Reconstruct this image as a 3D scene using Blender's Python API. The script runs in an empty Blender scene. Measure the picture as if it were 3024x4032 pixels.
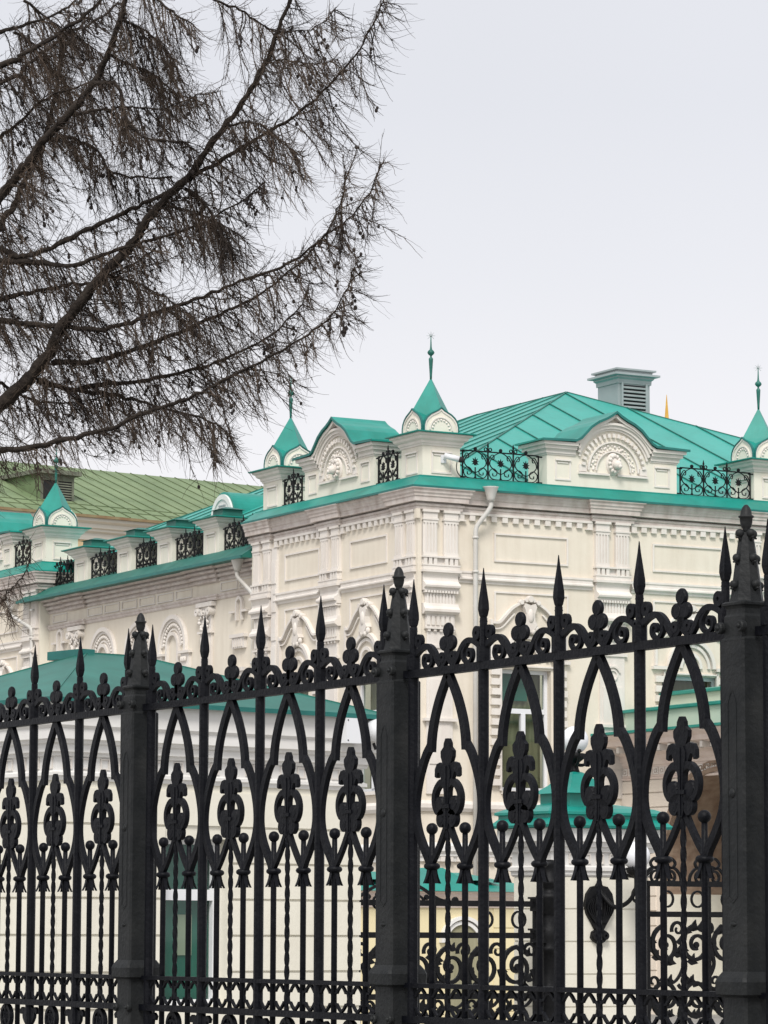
import bpy, bmesh, math, random
from math import sin, cos, pi, radians, sqrt, atan2
from mathutils import Vector, Matrix
S = bpy.context.scene
COL = S.collection

# ------------------------------------------------------------------ camera, sky, sun, exposure
CAM_H = 1.6
F_PX, W_PX, H_PX = 13715.0, 3024.0, 4032.0
PITCH, ROLL = radians(6.908), radians(0.211)
_fw = Vector((0, cos(PITCH), sin(PITCH)))
_up0 = Vector((0, -sin(PITCH), cos(PITCH)))
_rt = Vector((1, 0, 0))*cos(ROLL) + _up0*sin(ROLL)
_up = Vector((-1, 0, 0))*sin(ROLL) + _up0*cos(ROLL)
cam = bpy.data.objects.new('camera', bpy.data.cameras.new('camera'))
COL.objects.link(cam)
M = Matrix((_rt, _up, -_fw)).transposed().to_4x4()
M.translation = (0, 0, CAM_H)
cam.matrix_world = M
cam.data.sensor_fit = 'VERTICAL'
cam.data.sensor_height = 32.0
cam.data.lens = 32.0*F_PX/H_PX
cam.data.clip_start = 0.1
cam.data.clip_end = 3000
S.camera = cam

SUN_EL, SUN_AZ = radians(48), radians(186)      # azimuth clockwise from +Y
wld = bpy.data.worlds.new('World'); S.world = wld; wld.use_nodes = True
nt = wld.node_tree; nt.nodes.clear()
out = nt.nodes.new('ShaderNodeOutputWorld'); bg = nt.nodes.new('ShaderNodeBackground')
sky = nt.nodes.new('ShaderNodeTexSky'); sky.sky_type = 'NISHITA'; sky.sun_disc = False
sky.sun_elevation = SUN_EL; sky.sun_rotation = SUN_AZ; sky.dust_density = 4; sky.air_density = 1
hsv = nt.nodes.new('ShaderNodeHueSaturation'); hsv.inputs['Saturation'].default_value = 0.25
tc = nt.nodes.new('ShaderNodeTexCoord'); sep = nt.nodes.new('ShaderNodeSeparateXYZ')
ramp = nt.nodes.new('ShaderNodeValToRGB')
k = 4.46
def cr(r, e):
    r.color_ramp.elements[0].position = e[0][0]; r.color_ramp.elements[0].color = (*e[0][1], 1)
    r.color_ramp.elements[1].position = e[-1][0]; r.color_ramp.elements[1].color = (*e[-1][1], 1)
    for p, c in e[1:-1]:
        q = r.color_ramp.elements.new(p); q.color = (*c, 1)
cr(ramp, [(0.0, (.95, .945, .95)), (.125, (.925, .915, .945)), (.185, (.82, .828, .875)), (.235, (.765, .778, .832)), (1.0, (.775, .778, .81))])
cloud = nt.nodes.new('ShaderNodeTexNoise'); cloud.inputs['Scale'].default_value = 3.0; cloud.inputs['Detail'].default_value = 3
cmap = nt.nodes.new('ShaderNodeMapRange'); cmap.inputs['To Min'].default_value = .93; cmap.inputs['To Max'].default_value = 1.07
mul = nt.nodes.new('ShaderNodeVectorMath'); mul.operation = 'SCALE'
mul2 = nt.nodes.new('ShaderNodeVectorMath'); mul2.operation = 'SCALE'; mul2.inputs['Scale'].default_value = k
mix = nt.nodes.new('ShaderNodeMixRGB'); mix.inputs['Fac'].default_value = .92
L = nt.links.new
L(tc.outputs['Generated'], sep.inputs[0]); L(sep.outputs['Z'], ramp.inputs['Fac'])
L(tc.outputs['Generated'], cloud.inputs['Vector']); L(cloud.outputs['Fac'], cmap.inputs['Value'])
L(ramp.outputs['Color'], mul.inputs[0]); L(cmap.outputs['Result'], mul.inputs['Scale'])
L(mul.outputs[0], mul2.inputs[0])
L(sky.outputs['Color'], hsv.inputs['Color']); L(hsv.outputs['Color'], mix.inputs['Color1'])
L(mul2.outputs[0], mix.inputs['Color2']); L(mix.outputs['Color'], bg.inputs['Color']); L(bg.outputs[0], out.inputs[0])
bg.inputs['Strength'].default_value = 0.13

sun = bpy.data.objects.new('sun', bpy.data.lights.new('sun', 'SUN')); COL.objects.link(sun)
sun.data.energy = 1.5; sun.data.angle = radians(18); sun.data.color = (1, .965, .92)
_sd = Vector((sin(SUN_AZ)*cos(SUN_EL), cos(SUN_AZ)*cos(SUN_EL), sin(SUN_EL)))
sun.rotation_euler = (-_sd).to_track_quat('-Z', 'Y').to_euler()
S.view_settings.view_transform = 'Standard'; S.view_settings.look = 'None'
S.view_settings.gamma = 1; S.view_settings.exposure = 0.82
S.render.engine = 'CYCLES'
S.render.resolution_x, S.render.resolution_y = 768, 1024
S.cycles.max_bounces = 5; S.cycles.diffuse_bounces = 2; S.cycles.glossy_bounces = 2; S.cycles.transparent_max_bounces = 8

# ------------------------------------------------------------------ materials
def mat(name, c1, c2=None, rough=.7, stain=0.0, metal=0.0, scale=3.0, bump=0.0, bscale=30, spec=.5, stretch=None, detail=6, lo=.35, hi=.7):
    m = bpy.data.materials.new(name); m.use_nodes = True
    t = m.node_tree; b = t.nodes['Principled BSDF']
    b.inputs['Roughness'].default_value = rough; b.inputs['Metallic'].default_value = metal
    b.inputs['Specular IOR Level'].default_value = spec
    co = t.nodes.new('ShaderNodeTexCoord'); src = co.outputs['Object']
    mp = t.nodes.new('ShaderNodeMapping'); t.links.new(src, mp.inputs[0])
    if stretch: mp.inputs['Scale'].default_value = stretch
    n = t.nodes.new('ShaderNodeTexNoise'); n.inputs['Scale'].default_value = scale; n.inputs['Detail'].default_value = detail
    t.links.new(mp.outputs[0], n.inputs['Vector'])
    r = t.nodes.new('ShaderNodeValToRGB'); c2 = c2 or c1
    cr(r, [(lo, c1), (hi, c2)])
    t.links.new(n.outputs['Fac'], r.inputs['Fac']); t.links.new(r.outputs['Color'], b.inputs['Base Color'])
    if stain:      # rain streaks and grime patches
        mp2 = t.nodes.new('ShaderNodeMapping'); mp2.inputs['Scale'].default_value = (1, 1, .10); t.links.new(co.outputs['Object'], mp2.inputs[0])
        s1 = t.nodes.new('ShaderNodeTexNoise'); s1.inputs['Scale'].default_value = 5.5; s1.inputs['Detail'].default_value = 7; t.links.new(mp2.outputs[0], s1.inputs['Vector'])
        s2 = t.nodes.new('ShaderNodeTexNoise'); s2.inputs['Scale'].default_value = 1.1; s2.inputs['Detail'].default_value = 8; s2.inputs['Roughness'].default_value = .7; t.links.new(co.outputs['Object'], s2.inputs['Vector'])
        mm = t.nodes.new('ShaderNodeMath'); mm.operation = 'MULTIPLY'; t.links.new(s1.outputs['Fac'], mm.inputs[0]); t.links.new(s2.outputs['Fac'], mm.inputs[1])
        rr = t.nodes.new('ShaderNodeValToRGB'); cr(rr, [(.20, (1, 1, 1)), (.42, (1-stain, 1-stain*1.12, 1-stain*1.3))]); t.links.new(mm.outputs[0], rr.inputs['Fac'])
        mx = t.nodes.new('ShaderNodeMixRGB'); mx.blend_type = 'MULTIPLY'; mx.inputs['Fac'].default_value = 1
        t.links.new(r.outputs['Color'], mx.inputs['Color1']); t.links.new(rr.outputs['Color'], mx.inputs['Color2']); t.links.new(mx.outputs['Color'], b.inputs['Base Color'])
    if bump:
        n2 = t.nodes.new('ShaderNodeTexNoise'); n2.inputs['Scale'].default_value = bscale; n2.inputs['Detail'].default_value = 4
        t.links.new(co.outputs['Object'], n2.inputs['Vector'])
        bp = t.nodes.new('ShaderNodeBump'); bp.inputs['Strength'].default_value = bump; bp.inputs['Distance'].default_value = .02
        t.links.new(n2.outputs['Fac'], bp.inputs['Height']); t.links.new(bp.outputs['Normal'], b.inputs['Normal'])
    return m
IRON = mat('cast_iron_paint', (.0022, .0027, .0050), (.0075, .0080, .0105), rough=.5, scale=11, bump=.22, bscale=55, spec=.16, lo=.42, hi=.75)
POSTI = mat('dusty_iron_paint', (.011, .0125, .0135), (.026, .027, .027), rough=.55, scale=5, bump=.25, bscale=40, spec=.22, detail=9, lo=.4, hi=.75)
IRON2 = mat('gate_iron_paint', (.004, .0045, .0055), (.009, .009, .010), rough=.55, scale=12, bump=.2, bscale=50, spec=.2)
WALL = mat('cream_stucco', (.80, .735, .625), (.755, .68, .57), rough=.9, stain=.10, scale=.8, bump=.12, bscale=25, spec=.2)
WALLB = mat('pale_yellow_stucco', (.815, .785, .68), (.775, .74, .635), rough=.9, stain=.07, scale=1.2, bump=.1, bscale=25, spec=.2)
TRIM = mat('offwhite_stucco_trim', (.80, .755, .70), (.735, .68, .625), rough=.85, stain=.10, scale=2.2, bump=.15, bscale=35, spec=.2, stretch=(1, 1, .35))
TRIMW = mat('white_stucco_trim', (.80, .79, .76), (.72, .70, .67), rough=.8, scale=2.5, bump=.08, bscale=30, spec=.2)
CORN = mat('weathered_cornice_stucco', (.70, .64, .595), (.56, .485, .445), rough=.9, stain=.18, scale=5, bump=.15, bscale=30, spec=.2)
TEAL = mat('teal_painted_sheet_metal', (.003, .215, .172), (.010, .285, .232), rough=.40, stain=.12, scale=1.5, bump=.08, bscale=6, spec=.5)
TEALR = mat('sky_lightened_teal_roof_sheet', (.022, .315, .262), (.040, .38, .32), rough=.42, stain=.10, scale=.6, bump=.14, bscale=6, spec=.5)  # paler copy of the apron teal: sky reflection on the slopes painted in
TEALD = mat('teal_sheet_metal_edge', (.010, .13, .115), (.015, .17, .15), rough=.5, scale=4)
TEALG = mat('dull_green_sheet_metal', (.008, .118, .092), (.018, .165, .130), rough=.5, stain=.12, scale=2.5, bump=.1, bscale=5)
MOSS = mat('old_green_roof_paint', (.15, .21, .105), (.215, .285, .15), rough=.6, stain=.15, scale=.7, spec=.3, stretch=(1, 1, 1))
MOSSD = mat('green_roof_seam', (.085, .12, .055), (.13, .16, .08), rough=.8, scale=2)
RUST = mat('rusty_gutter', (.22, .12, .06), (.30, .26, .14), rough=.8, scale=2)
OCHRE = mat('ochre_stucco', (.74, .56, .33), (.68, .51, .30), rough=.9, scale=.5)
FARW = mat('far_white_stucco', (.70, .66, .58), (.62, .57, .50), rough=.9, scale=.5)
GREYM = mat('galvanised_sheet_metal', (.34, .39, .39), (.42, .46, .46), rough=.45, scale=1.5, metal=.3)
DARK = mat('dark_void', (.012, .012, .013), rough=.8)
WHITE = mat('white_paint', (.80, .81, .83), (.74, .75, .77), rough=.5, scale=2)
PIPE = mat('white_downpipe_paint', (.66, .65, .62), (.56, .54, .50), rough=.5, stain=.15, scale=3)
GLOBE = mat('milk_glass', (.82, .83, .86), (.80, .81, .84), rough=.25)
OLIVE = mat('olive_curtain', (.26, .245, .15), (.34, .32, .21), rough=.9, scale=3, stretch=(6, 6, .3))
BLIND = mat('teal_roller_blind', (.012, .20, .16), (.02, .25, .2), rough=.7, scale=2)
PINK = mat('pinkish_cornice_stucco', (.76, .65, .58), (.66, .54, .47), rough=.9, scale=3)
MINT = mat('pale_green_plaster', (.56, .62, .50), (.50, .57, .47), rough=.85, scale=1.5)
BEIGE = mat('beige_rusticated_stucco', (.80, .72, .625), (.74, .655, .56), rough=.9, scale=1)
BROWN = mat('dark_brown_vault_plaster', (.25, .17, .12), (.36, .27, .20), rough=.95, scale=5, bump=.8, bscale=9)
GOLD = mat('gilded_metal', (.85, .52, .12), (.75, .42, .08), rough=.3, metal=.7)
BARK = mat('larch_bark', (.018, .014, .012), (.045, .036, .029), rough=.9, scale=20, bump=.6, bscale=50, spec=.2)
TWIG = mat('larch_twig_bark', (.024, .018, .015), (.095, .070, .052), rough=.85, scale=2.5, spec=.2)
CONE = mat('larch_cone', (.018, .014, .014), (.035, .026, .022), rough=.9, scale=20)
ANNEX = mat('warm_yellow_stucco', (.80, .70, .44), (.74, .64, .40), rough=.9, scale=1)
WOODG = mat('weathered_grey_wood', (.11, .12, .09), (.18, .19, .14), rough=.9, scale=4)
GROUND = mat('pale_paving', (.30, .29, .27), (.24, .235, .22), rough=.9, scale=.6)
STONE = mat('granite_plinth', (.16, .155, .15), (.24, .23, .22), rough=.8, scale=12)
def glass_mat(name, tint, refl):
    m = bpy.data.materials.new(name); m.use_nodes = True; t = m.node_tree; t.nodes.clear()
    o = t.nodes.new('ShaderNodeOutputMaterial'); a = t.nodes.new('ShaderNodeBsdfTransparent'); a.inputs[0].default_value = (*tint, 1)
    g = t.nodes.new('ShaderNodeBsdfGlossy'); g.inputs['Roughness'].default_value = .03
    mx = t.nodes.new('ShaderNodeMixShader'); mx.inputs[0].default_value = refl
    t.links.new(a.outputs[0], mx.inputs[1]); t.links.new(g.outputs[0], mx.inputs[2]); t.links.new(mx.outputs[0], o.inputs[0]); return m
GLASS = glass_mat('window_glass', (.6, .65, .6), .07)

# ------------------------------------------------------------------ mesh helpers
ID = lambda u, d, z: (u, d, z)
RIGHT = lambda u, d, z: (u, -d, z)      # facade on the local -Y side: u along +X, d outwards
LEFT = lambda u, d, z: (-d, u, z)       # facade on the local -X side: u along +Y, d outwards
class MB:
    def __init__(s, T=ID): s.v = []; s.f = []; s.T = T; s.sm = []
    def add(s, vs, fs, smooth=False, raw=False):
        n = len(s.v); s.v += [tuple(p) if raw else s.T(*p) for p in vs]
        s.f += [tuple(i+n for i in f) for f in fs]; s.sm += [smooth]*len(fs)
    def box(s, u0, u1, d0, d1, z0, z1):
        vs = [(u, d, z) for z in (z0, z1) for d in (d0, d1) for u in (u0, u1)]
        s.add(vs, [(0, 1, 3, 2), (4, 6, 7, 5), (0, 4, 5, 1), (2, 3, 7, 6), (0, 2, 6, 4), (1, 5, 7, 3)])
    def poly(s, pts, d0, d1):            # outline in (u,z), pushed through d
        n = len(pts); vs = [(u, d0, z) for u, z in pts]+[(u, d1, z) for u, z in pts]
        s.add(vs, [tuple(range(n)), tuple(range(2*n-1, n-1, -1))]+[(i, (i+1) % n, (i+1) % n+n, i+n) for i in range(n)])
    def prof(s, pts, u0, u1):            # outline in (d,z), pushed along u
        n = len(pts); vs = [(u0, d, z) for d, z in pts]+[(u1, d, z) for d, z in pts]
        s.add(vs, [tuple(range(n)), tuple(range(2*n-1, n-1, -1))]+[(i, (i+1) % n, (i+1) % n+n, i+n) for i in range(n)])
    def frust(s, u0, u1, d0, d1, z0, z1, tu, td):   # box whose top is inset by tu, td
        vs = [(u0, d0, z0), (u1, d0, z0), (u1, d1, z0), (u0, d1, z0), (u0+tu, d0+td, z1), (u1-tu, d0+td, z1), (u1-tu, d1-td, z1), (u0+tu, d1-td, z1)]
        s.add(vs, [(0, 3, 2, 1), (4, 5, 6, 7), (0, 1, 5, 4), (1, 2, 6, 5), (2, 3, 7, 6), (3, 0, 4, 7)])
    def arc(s, cu, cz, r0, r1, a0, a1, d0, d1, n=20, ez=1.0):
        A = [radians(a0+(a1-a0)*i/n) for i in range(n+1)]
        o = [(cu+r1*cos(a), cz+r1*sin(a)*ez) for a in A]; i_ = [(cu+r0*cos(a), cz+r0*sin(a)*ez) for a in A]
        vs = []
        for k in range(n+1):
            vs += [(o[k][0], d0, o[k][1]), (o[k][0], d1, o[k][1]), (i_[k][0], d1, i_[k][1]), (i_[k][0], d0, i_[k][1])]
        fs = []
        for k in range(n):
            b = 4*k
            for q in range(4): fs.append((b+q, b+(q+1) % 4, b+4+(q+1) % 4, b+4+q))
        fs += [(0, 1, 2, 3), (4*n+3, 4*n+2, 4*n+1, 4*n)]
        s.add(vs, fs)
    def strip(s, pts, w, d0, d1, w1=None):    # bar of width w following (u,z) points
        n = len(pts); vs = []
        for i, (u, z) in enumerate(pts):
            a = pts[max(i-1, 0)]; b = pts[min(i+1, n-1)]
            tx, tz = b[0]-a[0], b[1]-a[1]; l = math.hypot(tx, tz) or 1
            ww = w if w1 is None else w+(w1-w)*i/(n-1)
            nx, nz = -tz/l*ww/2, tx/l*ww/2
            vs += [(u+nx, d0, z+nz), (u+nx, d1, z+nz), (u-nx, d1, z-nz), (u-nx, d0, z-nz)]
        fs = []
        for k in range(n-1):
            b = 4*k
            for q in range(4): fs.append((b+q, b+(q+1) % 4, b+4+(q+1) % 4, b+4+q))
        fs += [(0, 1, 2, 3), (4*n-1, 4*n-2, 4*n-3, 4*n-4)]
        s.add(vs, fs)
    def tube(s, pts, r, n=6, r1=None, smooth=True, caps=True):
        P = [Vector(p) for p in pts]; m = len(P); vs = []
        t = (P[1]-P[0]).normalized()
        ref = Vector((0, 0, 1)) if abs(t.z) < .9 else Vector((1, 0, 0))
        nx = t.cross(ref).normalized()
        for i in range(m):
            t = (P[min(i+1, m-1)]-P[max(i-1, 0)])
            t = t.normalized() if t.length > 1e-9 else Vector((0, 0, 1))
            nx = (nx-t*nx.dot(t)); nx = nx.normalized() if nx.length > 1e-6 else t.orthogonal().normalized()
            ny = t.cross(nx)
            rr = r if r1 is None else r+(r1-r)*i/(m-1)
            if isinstance(r, (list, tuple)): rr = r[i]
            for k in range(n):
                a = 2*pi*k/n+pi/n; q = P[i]+nx*cos(a)*rr+ny*sin(a)*rr; vs.append(tuple(q))
        fs = [(i*n+k, i*n+(k+1) % n, (i+1)*n+(k+1) % n, (i+1)*n+k) for i in range(m-1) for k in range(n)]
        if caps: fs += [tuple(range(n-1, -1, -1)), tuple(range((m-1)*n, m*n))]
        s.add(vs, fs, smooth)
    def lathe(s, u, d, prof, n=16, smooth=True, rot=0.0, sq=None):   # prof = [(r,z)]
        vs = []; m = len(prof)
        for r, z in prof:
            for k in range(n):
                a = 2*pi*k/n+rot; vs.append((u+r*cos(a), d+r*sin(a), z))
        fs = [(i*n+k, i*n+(k+1) % n, (i+1)*n+(k+1) % n, (i+1)*n+k) for i in range(m-1) for k in range(n)]
        fs += [tuple(range(n-1, -1, -1)), tuple(range((m-1)*n, m*n))]
        s.add(vs, fs, smooth)
    def ball(s, u, d, z, r, n=12, m=8, su=1, sd=1, sz=1, smooth=True):
        vs = [(u, d, z-r*sz)]
        for i in range(1, m):
            p = -pi/2+pi*i/m
            for k in range(n):
                a = 2*pi*k/n; vs.append((u+r*cos(p)*cos(a)*su, d+r*cos(p)*sin(a)*sd, z+r*sin(p)*sz))
        vs.append((u, d, z+r*sz)); e = len(vs)-1
        fs = [(0, 1+(k+1) % n, 1+k) for k in range(n)]
        fs += [(1+i*n+k, 1+i*n+(k+1) % n, 1+(i+1)*n+(k+1) % n, 1+(i+1)*n+k) for i in range(m-2) for k in range(n)]
        fs += [(e, 1+(m-2)*n+k, 1+(m-2)*n+(k+1) % n) for k in range(n)]
        s.add(vs, fs, smooth)
    def disc(s, u, z, r, d0, d1, n=18, ez=1.0, bev=.3):   # lens-edged disc facing d
        dm = (d1-d0)*bev; vs = []
        for rr, dd in ((r*.86, d0), (r, d0+dm), (r, d1-dm), (r*.86, d1)):
            for k in range(n):
                a = 2*pi*k/n; vs.append((u+rr*cos(a), dd, z+rr*sin(a)*ez))
        fs = [(i*n+k, i*n+(k+1) % n, (i+1)*n+(k+1) % n, (i+1)*n+k) for i in range(3) for k in range(n)]
        fs += [tuple(range(n-1, -1, -1)), tuple(range(3*n, 4*n))]
        s.add(vs, fs)
    def sweep(s, prof, path, closed=False):     # profile (d,z) mitred along a plan path; outwards = right of travel
        n = len(path); m = len(prof); vs = []
        for i in range(n):
            p = path[i]
            def nrm(a, b):
                l = math.hypot(b[0]-a[0], b[1]-a[1]); return ((b[1]-a[1])/l, -(b[0]-a[0])/l)
            if closed: n0 = nrm(path[i-1], p); n1 = nrm(p, path[(i+1) % n])
            else:
                n0 = nrm(path[i-1], p) if i else None; n1 = nrm(p, path[i+1]) if i < n-1 else None
                n0 = n0 or n1; n1 = n1 or n0
            k = 1+n0[0]*n1[0]+n0[1]*n1[1]
            mx, my = (n0[0]+n1[0])/k, (n0[1]+n1[1])/k
            for d, z in prof: vs.append((p[0]+mx*d, p[1]+my*d, z))
        fs = []
        for i in range(n if closed else n-1):
            j = (i+1) % n
            for q in range(m): fs.append((i*m+q, i*m+(q+1) % m, j*m+(q+1) % m, j*m+q))
        if not closed: fs += [tuple(range(m)), tuple(range(n*m-1, (n-1)*m-1, -1))]
        s.add(vs, fs, raw=True)
    def build(s, name, mtl, parent=None, **kw):
        me = bpy.data.meshes.new(name); me.from_pydata(s.v, [], s.f)
        me.polygons.foreach_set('use_smooth', s.sm)
        if len(s.f) < 60000:
            b = bmesh.new(); b.from_mesh(me); bmesh.ops.recalc_face_normals(b, faces=b.faces); b.to_mesh(me); b.free()
        me.materials.append(mtl); o = bpy.data.objects.new(name, me); COL.objects.link(o)
        if parent: o.parent = parent
        for q, w in kw.items(): o[q] = w
        return o
def tag(o, label=None, category=None, group=None, kind=None):
    if label: o['label'] = label
    if category: o['category'] = category
    if group: o['group'] = group
    if kind: o['kind'] = kind
    return o
def empty(name, loc, rz, label, category, group=None):
    o = bpy.data.objects.new(name, None); COL.objects.link(o); o.location = loc; o.rotation_euler = (0, 0, rz)
    return tag(o, label, category, group)
def kids(o): return [c for c in bpy.data.objects if c.parent == o]
def copy_tree(o, parent=None):
    c = o.copy(); COL.objects.link(c)
    if parent: c.parent = parent
    for ch in kids(o): copy_tree(ch, c)
    return c
def spiral(cu, cz, r0, r1, a0, a1, n=18):
    return [(cu+(r0+(r1-r0)*i/n)*cos(radians(a0+(a1-a0)*i/n)), cz+(r0+(r1-r0)*i/n)*sin(radians(a0+(a1-a0)*i/n))) for i in range(n+1)]
def smooth_pts(pts, k=4):               # Catmull-Rom
    P = [Vector(p) for p in pts]; P = [P[0]*2-P[1]]+P+[P[-1]*2-P[-2]]; o = []
    for i in range(1, len(P)-2):
        for j in range(k):
            t = j/k; a, b, c, d = P[i-1], P[i], P[i+1], P[i+2]
            o.append(tuple(.5*((2*b)+(c-a)*t+(2*a-5*b+4*c-d)*t*t+(3*b-a-3*c+d)*t**3)))
    o.append(tuple(P[-2])); return o
def mir(pts, c=0.0): return [(2*c-u, z) for u, z in pts]
def frame_for(ang): return pi/2-ang     # rotation of a local frame whose +Y recedes to the left
# ------------------------------------------------------------------ ground
g = MB(); g.add([(-600, -200, 0), (600, -200, 0), (600, 1200, 0), (-600, 1200, 0)], [(0, 1, 2, 3)])
tag(g.build('ground', GROUND), kind='structure')

# ------------------------------------------------------------------ iron fence (foreground)
TF = radians(60.39); FO = (1.2825, 13.04, 0); FR = frame_for(TF)
BAY = .584; FT = LEFT    # u along the fence (away to the left), d towards the camera, z up
def crv(pts, k=5): return smooth_pts([(p[0], p[1]) for p in pts], k)
def v2(pts): return [(p[0], p[1]) for p in pts]
def make_panel():
    root = empty('iron_fence', (0, 0, 0), 0, 'iron fence section', 'fence')
    m = MB(FT); m.box(-.055, 4*BAY+.055, -.022, .022, 2.700, 2.734)
    m.build('top_rail', IRON, root)
    m = MB(FT); m.box(-.055, 4*BAY+.055, -.02, .02, 1.372, 1.392); m.build('middle_rail', IRON, root)
    m = MB(FT); m.box(-.055, 4*BAY+.055, -.024, .024, 1.222, 1.252); m.build('lower_rail', IRON, root)
    m = MB(FT); m.box(-.055, 4*BAY+.055, -.024, .024, .50, .53); m.build('bottom_rail', IRON, root)
    def oct_(m, u, z0, z1, a, c=.28):
        b = a*(1-2*c)
        q = [(-a, -b), (-b, -a), (b, -a), (a, -b), (a, b), (b, a), (-b, a), (-a, b)]
        vs = [(u+x, y, z) for z in (z0, z1) for x, y in q]
        m.add(vs, [tuple(range(7, -1, -1)), tuple(range(8, 16))]+[(i, (i+1) % 8, (i+1) % 8+8, i+8) for i in range(8)])
    for i in range(5):
        u = i*BAY; m = MB(FT); oct_(m, u, .53, 2.7, .0212); oct_(m, u, 2.734, 2.80, .028); oct_(m, u, 2.798, 2.92, .0150)
        up = m.build('upright', IRON, root)
        m = MB(FT); prof = [(.0125, 2.902), (.0085, 2.918), (.0125, 2.93), (.0162, 2.955), (.0155, 2.98), (.0105, 3.03), (.0048, 3.085), (.0012, 3.130)]
        m.lathe(u, 0, [(r*1.5, z) for r, z in prof], 4, smooth=False, rot=pi/4); m.build('spearhead', IRON, up)
    for i in range(4):
        c = (i+.5)*BAY
        m = MB(FT)
        for s in (1, -1):
            X = lambda p: [(c+s*a, z) for a, z in p]
            up_ = crv([(0.004, 2.70), (.034, 2.660), (.080, 2.59), (.118, 2.51), (.138, 2.44), (.146, 2.376)])
            lo_ = crv([(.150, 2.400), (.188, 2.362), (.226, 2.30), (.254, 2.235), (.270, 2.17), (.270, 2.10), (.248, 2.035), (.205, 1.97), (.165, 1.92), (.150, 1.885)])
            m.strip(X(up_), .036, -.012, .012, .044); m.strip(X(lo_), .034, -.0125, .0125)
            y_ = crv([(0.0, 2.085), (.022, 2.045), (.06, 1.99), (.10, 1.94), (.132, 1.905), (.142, 1.885)])
            m.strip(X(y_), .025, -.010, .010)
        m.build('ogee_arch', IRON, root)
        # fleur-de-lis finial
        m = MB(FT)
        leaf = [(.010, 2.428), (.024, 2.408), (.026, 2.392), (.050, 2.374), (.049, 2.35), (.032, 2.32), (.024, 2.31)]
        m.poly([(c+a, z) for a, z in leaf]+[(c-a, z) for a, z in leaf[::-1]], -.009, .009)
        body = [(.022, 2.315), (.034, 2.29), (.034, 2.265), (.026, 2.235), (.017, 2.20), (.015, 2.13), (.02, 2.07), (.012, 2.045)]
        m.poly([(c+a, z) for a, z in body]+[(c-a, z) for a, z in body[::-1]], -.013, .013)
        for s in (1, -1):
            X = lambda p: [(c+s*a, z) for a, z in p]
            m.poly(X([(.014, 2.298), (.03, 2.318), (.055, 2.328), (.082, 2.322), (.098, 2.300), (.099, 2.268), (.084, 2.262), (.078, 2.282), (.062, 2.286), (.050, 2.262), (.038, 2.232), (.02, 2.215)]), -.009, .009)
            m.strip(X(crv([(.010, 2.225), (.045, 2.243), (.084, 2.222), (.106, 2.186), (.103, 2.145), (.080, 2.118), (.052, 2.115), (.038, 2.138), (.050, 2.160), (.066, 2.152)])), .028, -.012, .012, .020)
            m.strip(X(crv([(.016, 2.125), (.045, 2.115), (.066, 2.10), (.067, 2.075), (.046, 2.062), (.03, 2.078), (.036, 2.095)])), .026, -.012, .012, .020)
        for s in (-1, 1):
            m.disc(c+s*.058, 2.152, .033, -.013, .013, 14); m.disc(c+s*.082, 2.125, .022, -.011, .011, 12)
            m.disc(c+s*.048, 2.086, .022, -.013, .013, 14); m.disc(c+s*.034, 2.108, .018, -.012, .012, 12)
        m.strip([(c, 2.31), (c, 2.05)], .008, -.016, .016)
        m.box(c-.034, c+.034, -.018, .018, 2.132, 2.148)
        m.build('fleur_finial', IRON, root)
        # twisted rod
        m = MB(FT); n = 90; vs = []
        for k in range(n+1):
            z = 2.06-(2.06-.53)*k/n; a = k*pi/7
            for q in range(4): vs.append((c+.0128*cos(a+q*pi/2), .0128*sin(a+q*pi/2), z))
        m.add(vs, [(4*k+q, 4*k+(q+1) % 4, 4*k+4+(q+1) % 4, 4*k+4+q) for k in range(n) for q in range(4)], True)
        m.build('twisted_rod', IRON, root)
        for s in (-1, 1):
            u = c+s*.1395; m = MB(FT)
            m.lathe(u, 0, [(.0138, .53), (.0138, 1.88), (.0120, 2.03)], 10)
            m.ball(u, 0, 2.045, .0255, 14, 10)
            m.lathe(u, 0, [(.024, 1.872), (.033, 1.878), (.036, 1.886), (.033, 1.894), (.024, 1.90)], 14)
            for q in range(4):
                a = q*pi/2+pi/4*0
                w = .010
                pa = [(.015, 1.875), (.019, 1.855), (.026, 1.835), (.037, 1.813)]
                for j in range(3):
                    (r0, z0), (r1, z1) = pa[j], pa[j+1]; w0, w1 = .011-.001*j, .011-.001*(j+1)
                    ca, sa = cos(a), sin(a); vs = []
                    for r, z, ww in ((r0, z0, w0), (r1, z1, w1)):
                        for tt in (0, .004):
                            for sd in (-1, 1): vs.append((u+ca*(r+tt)-sa*ww*sd, sa*(r+tt)+ca*ww*sd, z))
                    m.add(vs, [(0, 1, 5, 4), (2, 3, 7, 6), (0, 2, 6, 4), (1, 3, 7, 5), (0, 1, 3, 2), (4, 5, 7, 6)])
            m.build('ball_rod', IRON, root)
        # cresting: trefoil
        m = MB(FT); m.disc(c, 2.889, .034, -.010, .010, ez=.98)
        for s in (-1, 1):
            m.disc(c+s*.031, 2.835, .034, -.0095, .0105, ez=.95)
            m.arc(c+s*.044, 2.775, .007, .026, 0, 360, -.010, .010, 14, ez=.9)
            m.strip([(c+s*.012, 2.81), (c+s*.010, 2.785), (c-s*.022, 2.755), (c-s*.052, 2.735)], .024, -.009, .009)
        m.poly([(c-.022, 2.86), (c+.022, 2.86), (c+.014, 2.78), (c-.014, 2.78)], -.009, .009)
        m.build('trefoil', IRON, root)
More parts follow.
